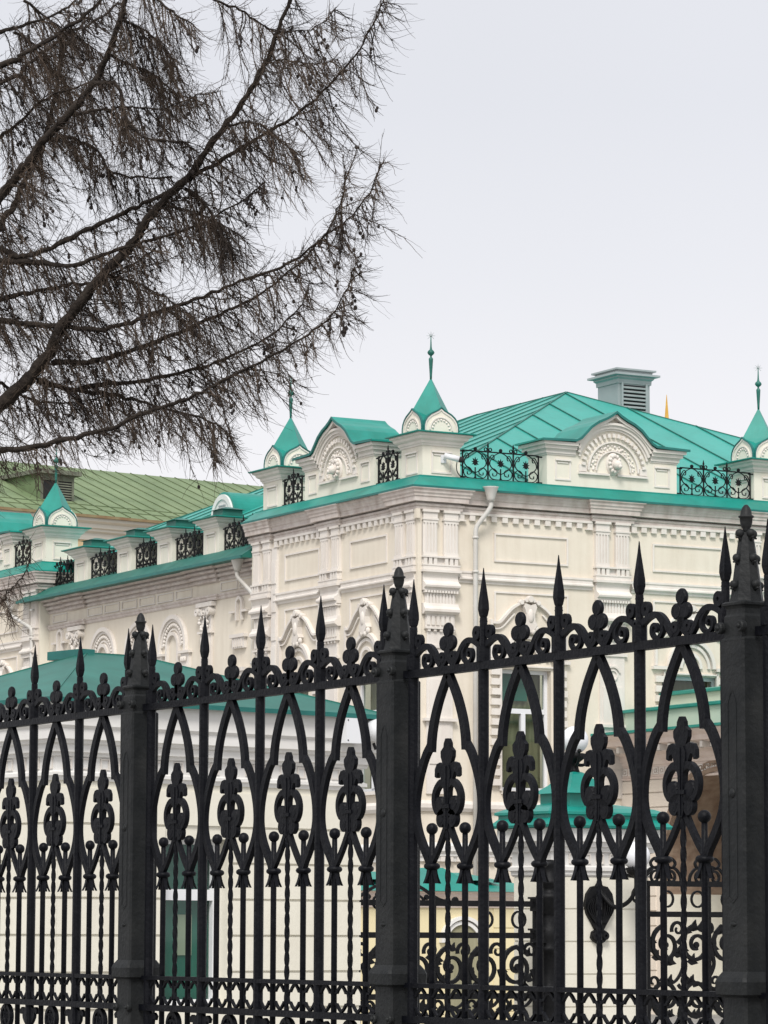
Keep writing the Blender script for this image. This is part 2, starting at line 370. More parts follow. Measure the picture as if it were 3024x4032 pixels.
        for s in (-1, 1):
            m = MB(FT); b = c+s*BAY/2
            X = lambda p: [(b-s*a, z) for a, z in p]
            m.strip(X(crv([(.232, 2.738), (.205, 2.765), (.178, 2.80), (.145, 2.824), (.105, 2.832), (.062, 2.822), (.020, 2.80)])), .024, -.010, .010)
            m.strip(X(crv([(.128, 2.825), (.158, 2.795), (.160, 2.762), (.135, 2.741), (.105, 2.742), (.086, 2.762), (.090, 2.786), (.112, 2.793), (.124, 2.776), (.112, 2.766)], 4)), .019, -.009, .009, .013)
            m.arc(b-s*.048, 2.858, .008, .030, 0, 360, -.009, .009, 16)
            m.build('crest_scroll', IRON, root)
    # band of pointed links between the two rails
    m = MB(FT)
    for i in range(16):
        c = (i+.5)*BAY/4
        for s in (1, -1):
            z = lambda t: 1.312+s*(t)
            for q in (1, -1):
                m.strip([(c+q*a, z(t)) for a, t in crv([(.0, .058), (.016, .050), (.032, .036), (.042, .024)], 3)], .012, -.006, .006)
                m.poly([(c+q*.034, z(.026)), (c+q*.073, z(.034)), (c+q*.073, z(0)), (c+q*.060, z(0)), (c+q*.056, z(.018))], -.006, .006)
    m.build('link_band', IRON, root)
    for i in range(4):
        c = (i+.5)*BAY; m = MB(FT)
        m.arc(c, 1.155, .047, .067, 0, 360, -.012, .012, 24); m.arc(c, 1.155, .018, .03, 0, 360, -.008, .008, 16)
        for q in range(6):
            a = radians(q*60+30); m.ball(c+.038*cos(a), 0, 1.155+.038*sin(a), .012, 8, 6)
        m.build('rosette', IRON, root)
        for s in (0, 1):
            b = (i+s)*BAY; m = MB(FT)
            q = -1 if s else 1
            X = lambda p: [(b+q*a, z) for a, z in p]
            m.poly(X([(.015, 1.222), (.05, 1.205), (.085, 1.212), (.11, 1.195), (.10, 1.175), (.075, 1.185), (.07, 1.155), (.045, 1.13), (.015, 1.11)]), -.008, .008)
            m.strip(X(crv([(.02, 1.1), (.07, 1.06), (.12, 1.07), (.14, 1.10)])), .018, -.008, .008)
            m.build('leaf_bracket', IRON, root)
    return root
proto = make_panel()
def fence_pt(u, d=0): # world position of a point on the fence line
    X = (sin(TF), cos(TF)); Y = (-cos(TF), sin(TF))
    return (FO[0]-d*X[0]+u*Y[0], FO[1]-d*X[1]+u*Y[1], 0)
plab = ['iron fence section cut off by the right edge, right of the nearest post',
        'largest full iron fence section, between the nearest post and the middle post',
        'iron fence section in front of the pale yellow guard house window',
        'smallest iron fence section, left of the farthest post']
for i in range(4):
    o = proto if i == 0 else copy_tree(proto)
    o.location = fence_pt(-.008+(i-1)*2.604); o.rotation_euler.z = FR
    tag(o, plab[i], 'fence', 'iron fence sections')
    random.seed(40+i)
    for ch in kids(o):
        if 'rail' not in ch.name: ch.location = (random.uniform(-.003, .003), random.uniform(-.003, .003), random.uniform(-.002, .002))
def make_post():
    root = empty('iron_fence_post', (0, 0, 0), 0, 'x', 'fence post')
    h = .0735
    m = MB(FT); sq = [(-h, -h), (h, -h), (h, h), (-h, h)]
    def sqp(m, prof):
        vs = []
        for r, z in prof:
            c = r*.88
            vs += [(-r, -c, z), (-c, -r, z), (c, -r, z), (r, -c, z), (r, c, z), (c, r, z), (-c, r, z), (-r, c, z)]
        n = len(prof)
        m.add(vs, [(8*i+k, 8*i+(k+1) % 8, 8*i+8+(k+1) % 8, 8*i+8+k) for i in range(n-1) for k in range(8)]+[tuple(range(7, -1, -1)), tuple(range(8*n-8, 8*n))])
    sqp(m, [(h, .48), (h, 2.69), (h-.003, 2.695)])
    sh = m.build('shaft', POSTI, root)
    # sunk lancet panel on the outer face, framed by raised fillets
    for zc0, zc1 in ((1.72, 2.50), (.62, 1.12)):
        m = MB(FT)
        for s in (-1, 1): m.strip([(s*.026, zc0+.02), (s*.026, zc1-.05), (s*.014, zc1-.02), (0, zc1)], .007, h-.001, h+.0018)
        m.strip([(-.026, zc0+.02), (0, zc0), (.026, zc0+.02)], .007, h-.001, h+.0018)
        m.build('lancet_moulding', POSTI, sh)
    for z, k in ((2.12, 1), (1.64, .5)):
        m = MB(FT); m.ball(0, h, z, .018, 12, 8, sd=.5, sz=k); m.build('stud', POSTI, sh)
    m = MB(FT); sqp(m, [(h+.002, 1.374), (h+.022, 1.384), (h+.024, 1.43), (h+.018, 1.445), (h+.002, 1.468)]); m.build('collar_moulding', POSTI, root)
    m = MB(FT); sqp(m, [(h+.001, 2.685), (.064, 2.700), (.064, 2.775), (.058, 2.785), (.058, 2.805), (.062, 2.812), (.070, 2.818), (.071, 2.826), (.062, 2.832)])
    m.build('cap_block', POSTI, root)
    m = MB(FT); m.lathe(0, 0, [(.066, 2.83), (.060, 2.86), (.048, 2.95), (.033, 3.05), (.025, 3.092)], 8, smooth=False, rot=pi/8)
    sp = m.build('spirelet', POSTI, root)
    for (z, r) in ((2.895, .062), (2.995, .048), (3.088, .034)):
        for q in range(4):
            a = q*pi/2
            m = MB(FT); m.ball((r-.004)*cos(a), (r-.004)*sin(a), z, .0175, 10, 8, sz=.95)
            m.tube([(r*.6*cos(a), r*.6*sin(a), z-.03), (r*1.0*cos(a), r*1.0*sin(a), z-.012), ((r+.012)*cos(a), (r+.012)*sin(a), z-.016)], .010, 6, .004)
            m.build('crocket', POSTI, sp)
    m = MB(FT); m.lathe(0, 0, [(.020, 3.09), (.013, 3.105), (.018, 3.112), (.023, 3.128), (.0245, 3.147), (.030, 3.150), (.029, 3.155), (.022, 3.158), (.0205, 3.172), (.015, 3.186), (.007, 3.196), (.001, 3.198)], 12)
    m.build('bud_finial', POSTI, root)
    for s in (-1, 1):
        m = MB(FT); m.disc(s*(h-.006), 2.735, .022, h-.012, h+.014, bev=.2); m.ball(s*(h-.006), h+.014, 2.735, .010, 8, 6); m.build('bolt_boss', POSTI, root)
        m = MB(FT); m.disc(s*(h-.006), 1.236, .020, h-.010, h+.014, bev=.2); m.ball(s*(h-.006), h+.014, 1.236, .010, 8, 6); m.build('bolt_boss', POSTI, root)
    return root
post = make_post()
qlab = ['nearest and largest iron fence post, at the right edge of the photo', 'middle iron fence post with the pointed spirelet cap, just right of the guard house',
        'farthest iron fence post in view, left of the guard house window']
for i in range(3):
    o = post if i == 0 else copy_tree(post)
    o.location = fence_pt(-.142+i*2.604); o.rotation_euler.z = FR
    tag(o, qlab[i], 'fence post', 'iron fence posts')
m = MB(FT); m.box(-4, 12, -.22, .22, 0, .40); m.box(-4.05, 12.05, -.27, .27, .40, .48)
o = m.build('stone_plinth', STONE); o.location = FO; o.rotation_euler.z = FR
tag(o, 'low granite plinth carrying the black iron fence', 'wall')
# ------------------------------------------------------------------ the palace: local frame, corner at the origin, right facade y=0, left facade x=0
TB = radians(61.1)
pal = empty('palace_building', (.699, 70.0, 0), frame_for(TB), 'large ornate cream palace with teal roofs, spirelets and stucco pilasters behind the fence', 'building')
P2 = pal
def wall_grid(T, u0, u1, z0, z1, holes, depth=.24, name='wall', mtl=WALL, d=0.0, thick=.5, parent=None):
    us = sorted({u0, u1}|{h[0] for h in holes}|{h[1] for h in holes}); zs = sorted({z0, z1}|{h[2] for h in holes}|{h[3] for h in holes})
    m = MB(T)
    def inh(u, z): return any(h[0] < u < h[1] and h[2] < z < h[3] for h in holes)
    for i in range(len(us)-1):
        for j in range(len(zs)-1):
            if not inh((us[i]+us[i+1])/2, (zs[j]+zs[j+1])/2):
                m.add([(us[i], d, zs[j]), (us[i+1], d, zs[j]), (us[i+1], d, zs[j+1]), (us[i], d, zs[j+1])], [(0, 1, 2, 3)])
    for a, b, c, e in holes:
        q = [(a, c), (b, c), (b, e), (a, e)]
        for k in range(4):
            (x0, y0), (x1, y1) = q[k], q[(k+1) % 4]
            m.add([(x0, d, y0), (x1, d, y1), (x1, d-depth, y1), (x0, d-depth, y0)], [(0, 1, 2, 3)])
    return m.build(name, mtl, parent or pal)
def window(T, a, b, c, e, zt, par, d=0.0, blind=False, mull=True):
    m = MB(T); w = .075; D0, D1 = d-.23, d-.15
    m.box(a, a+w, D0, D1, c, e); m.box(b-w, b, D0, D1, c, e); m.box(a+w, b-w, D0, D1, c, c+w); m.box(a+w, b-w, D0, D1, e-w, e)
    if zt: m.box(a+w, b-w, D0, D1+.01, zt-.05, zt+.05)
    mid = (a+b)/2
    if mull: m.box(mid-.05, mid+.05, D0, D1+.02, c+w, (zt or e)-.05)
    f = m.build('window', WHITE, par)
    m = MB(T); m.add([(a+w, D1-.045, c+w), (b-w, D1-.045, c+w), (b-w, D1-.045, e-w), (a+w, D1-.045, e-w)], [(0, 1, 2, 3)]); m.build('pane', GLASS, f)
    m = MB(T); n = 26
    vs = [];
    for i in range(n+1):
        u = a+.04+(b-a-.08)*i/n; dd = d-.36+.02*sin(i*1.9); vs += [(u, dd, c+.02), (u, dd, e-.02)]
    m.add(vs, [(2*i, 2*i+1, 2*i+3, 2*i+2) for i in range(n)], True); m.build('curtain', OLIVE, f)
    if blind:
        m = MB(T); m.box(a+.05, a+(b-a)*.66, d-.30, d-.295, e-.62, e-.03); m.build('blind', BLIND, f)
    m = MB(T); m.box(a-.02, b+.02, d-.15, d+.10, c-.07, c); m.build('sill', TRIM, f)
    return f

# ---- walls (main block right facade and left facade, wing, far pavilion)
winR = [(1.96, 3.14, 4.5, 6.98), (5.86, 7.30, 4.5, 7.0)]
winL = [(1.53, 2.71, 4.5, 6.98), (4.75, 5.90, 4.5, 6.98)]
wall_grid(RIGHT, 0, 19, 0, 10.3, winR, name='wall')
wall_grid(LEFT, 0, 7.45, 0, 10.3, winL, name='wall')
wall_grid(LEFT, 7.45, 19.25, 0, 10.1, [], d=-.25, name='wall')
wall_grid(LEFT, 19.25, 27, 0, 10.3, [], name='wall')
m = MB(); m.box(0, .6, 7.45, 7.47, 0, 10.5); m.box(0, .6, 19.23, 19.25, 0, 10.5); m.box(.02, 18.98, 26.9, 27, 0, 10.3); m.box(18.9, 19, .02, 26.9, 0, 10.3)
m.build('wall', WALLB, pal)
window(RIGHT, *winR[0], 6.14, pal, blind=True); window(RIGHT, *winR[1], 6.16, pal)
for w in winL: window(LEFT, *w, 6.14, pal)

# ---- cornice with breaks over the pilaster groups
J = .07
unitsR = [(0.0, .92), (4.13, 5.10), (7.95, 8.9), (12.2, 13.1)]
unitsL = [(0.0, .92), (3.24, 4.22), (6.42, 7.45)]
path = [(0, 7.47)]; path = [(-J, 7.45)]
path += [(-J, 6.42), (0, 6.42), (0, 4.22), (-J, 4.22), (-J, 3.24), (0, 3.24), (0, .95), (-J, .95), (-J, -J), (.95, -J), (.95, 0)]
for a, b in unitsR[1:]: path += [(a, 0), (a, -J), (b, -J), (b, 0)]
path += [(19, 0)]
corn = [(-.05, 10.14), (.03, 10.14), (.035, 10.20), (.06, 10.215), (.06, 10.255), (.0, 10.26), (.0, 10.29), (.12, 10.295), (.125, 10.385), (.145, 10.40), (.15, 10.435), (.175, 10.47), (.18, 10.52), (.215, 10.545), (.22, 10.57), (-.05, 10.59)]
m = MB(); m.sweep(corn, path); m.build('cornice', CORN, pal)
m = MB(); m.sweep([(-.05, 10.575), (.25, 10.575), (.25, 10.60), (-.08, 10.835), (-.08, 10.86), (-1.0, 11.02), (-1.0, 10.6)], path[:1]+[(-J, .95), (-J, -J), (.95, -J)]+path[-1:] if False else [(-J*.4, 7.45), (-J*.4, -J*.4), (19, -J*.4)])
m.build('eave_apron', TEAL, pal)
m = MB(); m.sweep([(.235, 10.562), (.262, 10.562), (.262, 10.604), (.235, 10.60)], [(-J*.4, 7.47), (-J*.4, -J*.4), (19, -J*.4)]); m.build('eave_edge', TEALD, pal)
pathF = [(-J, 27), (-J, 19.18), (1.0, 19.18)]
m = MB(); m.sweep(corn, pathF); m.build('cornice', CORN, pal)
m = MB(); m.sweep([(-.05, 10.575), (.25, 10.575), (.25, 10.60), (-.08, 10.835), (-.08, 10.86), (-1.0, 11.02), (-1.0, 10.6)], [(-.03, 27), (-.03, 19.22), (1.2, 19.22)]); m.build('eave_apron', TEAL, pal)
# wing cornice, frieze and apron
pathW = [(.25, 19.2), (.25, 17.95), (.19, 17.95), (.19, 16.92), (.25, 16.92), (.25, 10.75), (.19, 10.75), (.19, 9.60), (.25, 9.60), (.25, 7.45)]
m = MB(); m.sweep([(-.05, 9.50), (.03, 9.52), (.05, 9.56), (.02, 9.565), (.02, 9.60), (.10, 9.61), (.11, 9.66), (.07, 9.67), (.07, 9.70), (.18, 9.71), (.19, 9.75), (.13, 9.755), (.13, 9.79), (.24, 9.80), (.26, 9.84), (-.05, 9.86)], pathW); m.build('cornice', CORN, pal)
m = MB(); m.sweep([(-.05, 9.10), (.02, 9.10), (.04, 9.13), (.04, 9.16), (.07, 9.19), (.07, 9.22), (-.05, 9.23)], pathW); m.build('string_course', CORN, pal)
m = MB(); m.sweep([(-.05, 9.845), (.52, 9.845), (.52, 9.885), (.10, 10.16), (-.5, 10.36), (-.5, 9.9)], [(.25, 20.1), (.25, 7.47)]); m.build('eave_apron', TEALG, pal)
m = MB(); m.sweep([(.50, 9.83), (.545, 9.83), (.545, 9.895), (.50, 9.89)], [(.25, 20.12), (.25, 7.47)]); m.build('eave_edge', TEALD, pal)
for u in (7.7, 8.65, 11.0, 12.0, 13.0, 14.0, 15.0, 16.0, 18.1):
    m = MB(LEFT)
    for a in (0,): 
        m.box(u, u+.85, -.25, -.225, 9.27, 9.295); m.box(u, u+.85, -.25, -.225, 9.455, 9.48); m.box(u, u+.025, -.25, -.225, 9.295, 9.455); m.box(u+.825, u+.85, -.25, -.225, 9.295, 9.455)
    m.build('frieze_panel', TRIM, pal)

# ---- pilaster groups
def pilaster(T, u0, w=.88, name='pilaster', thin=False, mtl=TRIM):
    m = MB(T); c = [(u0+.03, u0+.36), (u0+w-.36, u0+w-.03)]
    for a, b in c:
        m.box(a, b, 0, .065, 9.20, 9.93)
        m.box(a-.02, b+.02, 0, .10, 9.93, 9.965); m.box(a, b, 0, .085, 9.965, 10.09); m.box(a-.025, b+.025, 0, .115, 10.09, 10.14)
        n = 4; fw = (b-a-.08)/(2*n-1)
        for i in range(n): m.box(a+.04+2*i*fw, a+.04+(2*i+1)*fw, .065, .085, 9.27, 9.87)
        m.box(a, b, .065, .085, 9.87, 9.93); m.box(a, b, .065, .085, 9.20, 9.27)
    b_ = m.build(name, mtl, pal)
    m = MB(T); a, b = u0, u0+w
    m.box(a, b, 0, .12, 9.165, 9.20); m.box(a, b, 0, .12, 9.0, 9.03); m.box(a+.02, b-.02, 0, .05, 9.03, 9.165)
    for k in range(2):
        for i in range(3):
            q = c[k][0]+.005+i*.115; m.box(q, q+.075, .05, .105, 9.03, 9.165)
    m.box(a-.01, b+.01, 0, .15, 8.87, 8.92); m.box(a+.01, b-.01, 0, .11, 8.92, 9.0)
    m.build('dentil_block', mtl, b_)
    m = MB(T); m.prof([(0, 8.87), (.11, 8.87), (.085, 8.82), (.07, 8.76), (.08, 8.70), (.12, 8.66), (.165, 8.635), (.18, 8.60), (.17, 8.565), (.13, 8.55), (.0, 8.55)], a+.03, b-.03)
    m.build('console', mtl, b_)
    m = MB(T); m.box(a+.03, b-.03, 0, .11, 8.50, 8.55)
    for i in range(12): m.box(a+.05+i*.066, a+.05+i*.066+.045, 0, .13, 8.45, 8.50)
    m.box(a+.09, b-.09, 0, .06, 8.18, 8.50)
    for i in range(9): m.box(a+.11+i*.075, a+.11+i*.075+.045, .06, .08, 8.24, 8.44)
    m.prof([(0, 8.24), (.08, 8.24), (.10, 8.18), (.16, 8.12), (.16, 8.07), (.12, 8.05), (.08, 8.02), (0, 8.02)], a+.03, b-.03)
    m.box(a+.10, b-.10, 0, .055, 7.76, 8.02)
    for i in range(6): m.box(a+.12+i*.11, a+.12+i*.11+.07, .055, .08, 7.80, 7.98)
    m.box(a+.09, b-.09, 0, .10, 7.72, 7.76)
    for i in range(5): m.box(a+.14+i*.14, a+.14+i*.14+.06, 0, .085, 7.67, 7.72)
    m.box(a+.14, b-.14, 0, .04, 4.4, 7.67); m.box(a+.08, b-.08, 0, .07, 7.34, 7.40)
    m.arc((a+b)/2, 6.95, .09, .12, 0, 360, .04, .07, 18); m.arc((a+b)/2, 6.95, .16, .20, 20, 160, .04, .08, 12)
    m.box(a+.2, b-.2, .04, .06, 5.0, 6.7)
    m.box(a+.06, b-.06, 0, .12, 5.86, 5.92)
    m.build('pilaster_base', mtl, b_)
    return b_
for a, b in unitsR: pilaster(RIGHT, a+.04)
for a, b in unitsL: pilaster(LEFT, a+.02)
for u in (19.3, 22.6): pilaster(LEFT, u)
# corner post between the two corner pilasters
m = MB(); m.box(-.045, .05, -.045, .05, 7.0, 10.14); m.box(-.11, -.02, -.11, -.02, 9.95, 10.14); m.build('corner_strip', WALL, pal)

def band(T, u0, u1, pitch=.25):
    m = MB(T); n = int(round((u1-u0-.12)/pitch)); p = (u1-u0-.12)/n
    m.box(u0, u1, 0, .065, 10.09, 10.14)
    for i in range(n+1):
        a = u0+i*p; m.box(a, a+.125, 0, .055, 9.975, 10.09)
    m.box(u0, u0+.16, 0, .07, 9.95, 9.975); m.box(u1-.16, u1, 0, .07, 9.95, 9.975)
    m.build('dentil_band', TRIM, pal)
def frame_ring(m, u0, u1, z0, z1, w=.035, d0=0, d1=.03):
    m.box(u0, u1, d0, d1, z0, z0+w); m.box(u0, u1, d0, d1, z1-w, z1); m.box(u0, u0+w, d0, d1, z0+w, z1-w); m.box(u1-w, u1, d0, d1, z0+w, z1-w)
def bay(T, u0, u1, c, hw, win=True, hood=None):
    """one bay between pilaster groups: dentils, sunk panels, string course, window hood"""
    band(T, u0, u1)
    m = MB(T); frame_ring(m, c-hw, c+hw, 9.17, 9.76); m.build('panel_moulding', TRIM, pal)
    m = MB(T); m.prof([(0, 8.94), (.07, 8.94), (.07, 8.90), (.05, 8.88), (.05, 8.82), (.085, 8.80), (.085, 8.77), (.03, 8.74), (.03, 8.70), (0, 8.69)], u0, u1); m.build('string_course', TRIM, pal)
    m = MB(T); m.box(c-hw, c+hw, 0, .03, 8.53, 8.565); m.box(c-hw, c-hw+.035, 0, .03, 7.95, 8.53); m.box(c+hw-.035, c+hw, 0, .03, 7.95, 8.53); m.build('panel_moulding', TRIM, pal)
    # ogee hood, cartouche and arch over the window
    h = hood or c; m = MB(T)
    for s in (-1, 1):
        X = lambda p: [(h+s*a, z) for a, z in p]
        m.strip(X(crv([(.86, 7.92), (.74, 7.92), (.66, 7.97), (.52, 8.12), (.40, 8.23), (.27, 8.31), (.19, 8.34)])), .05, 0, .09)
        m.strip(X(crv([(.86, 7.80), (.72, 7.80), (.60, 7.86), (.46, 8.0), (.34, 8.12)])), .03, 0, .05)
        m.disc(h+s*.20, 8.36, .055, 0, .12, 14)
        m.box(*sorted((h+s*.86, h+s*.92)), 0, .07, 7.2, 7.98)
        m.box(*sorted((h+s*.98, h+s*.62)), 0, .10, 7.12, 7.19)
        for i in range(12):
            z = 4.6+i*.205; m.box(*sorted((h+s*.69, h+s*.90)), 0, .07 if i % 3 else .10, z, z+.13)
        m.box(*sorted((h+s*.64, h+s*.69)), 0, .05, 4.5, 7.08)
    m.build('window_hood', TRIM, pal)
    m = MB(T)
    m.poly([(h-.12, 8.34), (h-.15, 8.26), (h-.10, 8.12), (h-.11, 7.98), (h-.16, 7.90), (h-.08, 7.80), (h, 7.74), (h+.08, 7.80), (h+.16, 7.90), (h+.11, 7.98), (h+.10, 8.12), (h+.15, 8.26), (h+.12, 8.34), (h, 8.30)], 0, .13)
    m.disc(h, 8.43, .075, 0, .15, 16); m.disc(h-.09, 8.40, .045, 0, .13, 12); m.disc(h+.09, 8.40, .045, 0, .13, 12)
    m.ball(h, .12, 8.08, .10, 12, 8, su=.8, sd=.5, sz=1.5)
    for s in (-1, 1): m.ball(h+s*.15, .08, 7.82, .07, 10, 6, sd=.7); m.ball(h+s*.07, .10, 7.76, .06, 10, 6, sd=.7)
    m.build('cartouche', TRIM, pal)
    m = MB(T)
    m.arc(h, 7.17, .52, .60, 0, 180, 0, .09, 24, ez=1.05); m.arc(h, 7.17, .42, .48, 0, 180, 0, .05, 24, ez=1.05); m.arc(h, 7.17, .22, .28, 0, 180, 0, .05, 20, ez=1.2)
    m.box(h-.66, h+.66, 0, .05, 7.03, 7.06)
    m.build('window_arch', TRIM, pal)
bay(RIGHT, .92, 4.13, 2.66, .89, hood=2.58)
bay(RIGHT, 5.10, 7.95, 6.52, .88, hood=6.58)
band(RIGHT, 8.9, 12.2); band(RIGHT, 13.1, 18.9)
bay(LEFT, .92, 3.24, 2.08, .80, hood=2.12)
bay(LEFT, 4.22, 6.30, 5.05, .80, hood=5.15)
bay(LEFT, 20.25, 22.5, 21.4, .80)
# quoin strip at the far end of the left facade
m = MB(LEFT); m.box(6.18, 6.42, 0, .05, 4, 9.95)
for i in range(9): m.box(6.20, 6.40, .05, .07, 4.2+i*.62, 4.2+i*.62+.5)
m.build('quoin_strip', TRIM, pal)

# ---- wing: blind arches, Corinthian pilasters, niches
for c in (11.95, 13.82, 15.87):
    m = MB(LEFT); D = -.25
    m.arc(c, 8.20, .64, .74, 0, 180, D, D+.08, 28); m.arc(c, 8.20, .58, .64, 0, 180, D, D+.04, 28)
    for i in range(17):
        a = radians(6+i*10.5); m.ball(c+.50*cos(a), D+.02, 8.20+.50*sin(a), .045, 8, 6)
    m.arc(c, 8.20, .26, .34, 0, 180, D, D+.07, 20); m.arc(c, 8.20, .38, .42, 0, 180, D, D+.03, 20)
    for s in (-1, 1):
        m.box(*sorted((c+s*.26, c+s*.34)), D, D+.07, 5, 8.2); m.box(*sorted((c+s*.64, c+s*.74)), D, D+.08, 8.06, 8.2)
        m.box(*sorted((c+s*.42, c+s*.98)), D, D+.12, 8.0, 8.06)
        m.box(*sorted((c+s*.50, c+s*.92)), D, D+.07, 7.72, 8.0)
        for k in range(3): m.ball(c+s*(.60+k*.1), D+.10, 7.86, .035, 8, 6, sz=2)
        m.box(*sorted((c+s*.50, c+s*.92)), D, D+.10, 7.66, 7.72)
        m.box(*sorted((c+s*.56, c+s*.86)), D, D+.05, 4.5, 7.66)
    m.build('blind_arch', TRIM, pal)
for a, b in ((16.95, 17.92), (9.62, 10.72)):
    m = MB(LEFT); c = (a+b)/2; D = -.25
    m.box(c-.42, c+.42, D, D+.12, 8.98, 9.08); m.box(c-.28, c+.28, D, D+.06, 5, 8.98)
    random.seed(int(a*10))
    for s in (-1, 1):
        m.arc(c+s*.30, 8.86, .03, .085, 0, 360, D, D+.17, 14)
        m.strip([(c+s*.30, 8.94), (c+s*.16, 8.90), (c+s*.06, 8.78)], .05, D, D+.14)
    for k in range(26):
        m.ball(c+random.uniform(-.27, .27), D+.09, 8.45+random.uniform(0, .42), random.uniform(.03, .055), 7, 5)
    m.box(c-.33, c+.33, D, D+.12, 8.37, 8.42)
    for i in range(7): m.box(c-.24+i*.07, c-.24+i*.07+.035, D+.06, D+.085, 6, 8.33)
    m.build('corinthian_pilaster', TRIM, pal)
for c in (8.5, 18.45):
    m = MB(LEFT); D = -.25
    m.arc(c, 8.92, .10, .17, 0, 180, D, D+.07, 14); m.box(c-.17, c-.10, D, D+.07, 8.55, 8.92); m.box(c+.10, c+.17, D, D+.07, 8.55, 8.92)
    m.box(c+.18, c+.42, D, D+.10, 8.72, 8.77); m.box(c-.42, c-.18, D, D+.10, 8.72, 8.77)
    m.box(c-.36, c+.36, D, D+.11, 8.16, 8.24); m.box(c-.30, c+.30, D, D+.07, 7.92, 8.16)
    for i in range(5): m.box(c-.22+i*.1, c-.18+i*.1, D+.07, D+.10, 7.95, 8.12)
    m.box(c-.45, c+.45, D, D+.13, 7.40, 7.48); m.box(c-.38, c+.38, D, D+.09, 7.30, 7.40)
    m.build('niche_moulding', TRIM, pal)
# ------------------------------------------------------------------ palace: parapet, roofs
def pedestal(cx, cy, z0, h, ztop, par, dome=True, hw=.44):
    """parapet pier centred at cx,cy with recessed panels and a flared cap"""
    m = MB(); m.box(cx-hw, cx+hw, cy-hw, cy+hw, z0, h); b = m.build('pedestal', WALLB, par)
    for T, u, d in ((LEFT, cy, -(cx-hw)), (RIGHT, cx, -(cy-hw))):
        m2 = MB(T); frame_ring(m2, u-.24, u+.24, z0+.1, h-.1, .035, d, d+.02)
        m2.box(u-.24, u+.24, d+.02, d+.045, h-.135, h-.1); m2.box(u-.18, u+.18, d, d+.02, h-.19, h-.165)
        m2.build('panel_moulding', TRIM, b)
    m = MB(); sq = [(cx-hw, cy+hw), (cx-hw, cy-hw), (cx+hw, cy-hw), (cx+hw, cy+hw)]
    e = ztop-h
    m.sweep([(-.1, h), (.02, h), (.03, h+.15*e), (.05, h+.2*e), (.06, h+.4*e), (.12, h+.55*e), (.14, h+.75*e), (.19, h+.85*e), (.19, ztop), (-.1, ztop)], sq, closed=True)
    m.build('cap', TRIM, b)
    m = MB(); m.sweep([(-.3, ztop), (.24, ztop), (.26, ztop+.012), (.26, ztop+.03), (-.3, ztop+.11)], sq, closed=True); m.build('cap_flashing', TEAL, b)
    if not dome:
        m = MB(); m.frust(cx-.26, cx+.26, cy-.26, cy+.26, ztop+.06, ztop+.24, .01, .01); m.frust(cx-.31, cx+.31, cy-.31, cy+.31, ztop+.24, ztop+.31, .25, .25)
        m.build('cap_roof', TEALG, b); return b
    zb = ztop+.075; K = .385
    og = [(.385, 0), (.384, .10), (.360, .19), (.305, .27), (.225, .335), (.135, .38), (.055, .42), (0, .465)]
    pts = og+[(-a, z) for a, z in og[-2::-1]]
    out_ = [(a*1.05, z*1.05+.0) for a, z in pts]
    m = MB(ID); m.poly([(cx+a, zb+z) for a, z in out_], cy-.41, cy+.41); m.v = m.v[:]
    n = len(m.v); o2 = MB(lambda u, d, z: (d, u, z)); o2.poly([(cy+a, zb+z) for a, z in out_], cx-.409, cx+.409)
    m.v += o2.v; m.f += [tuple(i+n for i in f) for f in o2.f]; m.sm += o2.sm
    # tall square spire turned by 45 degrees with drops running down to the cap corners
    n = len(m.v); z1 = zb+.455; ap = (cx, cy, zb+1.17); R = .435
    vs = [(cx-R, cy, z1), (cx, cy-R, z1), (cx+R, cy, z1), (cx, cy+R, z1), ap]
    r = .375
    cs = [(cx-r, cy-r, zb), (cx+r, cy-r, zb), (cx+r, cy+r, zb), (cx-r, cy+r, zb)]
    m.add(vs+cs, [(0, 1, 4), (1, 2, 4), (2, 3, 4), (3, 0, 4), (0, 5, 1), (1, 6, 2), (2, 7, 3), (3, 8, 0)])
    dm = m.build('spirelet', TEAL, b)
    for T, u, d in ((LEFT, cy, .41-cx), (RIGHT, cx, .41-cy), (lambda u, d, z: (d, u, z), cy, cx+.41), (ID, cx, cy+.41)):
        m = MB(T); m.poly([(u+a*.93, zb+z*.93) for a, z in pts], d, d+.012); f = m.build('kokoshnik', WALLB, dm)
        m = MB(T)
        m.strip([(u+a*.97, zb+z*.96) for a, z in pts], .035, d+.012, d+.03)
        m.arc(u, zb+.02, .25, .275, 0, 180, d+.012, d+.035, 20)
        for i in range(9):
            a = radians(10+i*20); m.ball(u+.20*cos(a), d+.015, zb+.03+.20*sin(a), .026, 8, 5)
        m.build('kokoshnik_moulding', TRIM, f)
    for T, u, d in ((LEFT, cy, .425-cx), (RIGHT, cx, .425-cy)):
        m = MB(T); m.strip([(u+a*1.05, zb+z*1.05) for a, z in pts], .022, d-.02, d+.03); m.build('kokoshnik_edge', TEALD, dm)
    m = MB(); zt = zb+1.12
    m.lathe(cx, cy, [(.022, zt), (.026, zt+.1), (.044, zt+.40), (.046, zt+.44), (.02, zt+.475), (.02, zt+.50), (.055, zt+.53), (.075, zt+.565), (.062, zt+.60), (.028, zt+.63), (.018, zt+.68), (.009, zt+.90)], 12)
    fn = m.build('finial', TEALG, dm)
    m = MB(); zs = zt+.92; m.ball(cx, cy, zs, .026, 8, 6)
    for i in range(8):
        a = i*pi/4; ux, uz = cos(a), sin(a)
        m.tube([(cx+.01*ux*.87, cy-.01*ux*.48, zs+.01*uz), (cx+.095*ux*.87, cy-.095*ux*.48, zs+.095*uz)], .009, 4, .002)
    m.build('star', GREYM, fn)
    return b
for cx, cy in ((.60, .56), (8.78, .56), (.60, 6.82), (.60, 19.75)): pedestal(cx, cy, 10.82, 11.48, 11.72, pal)
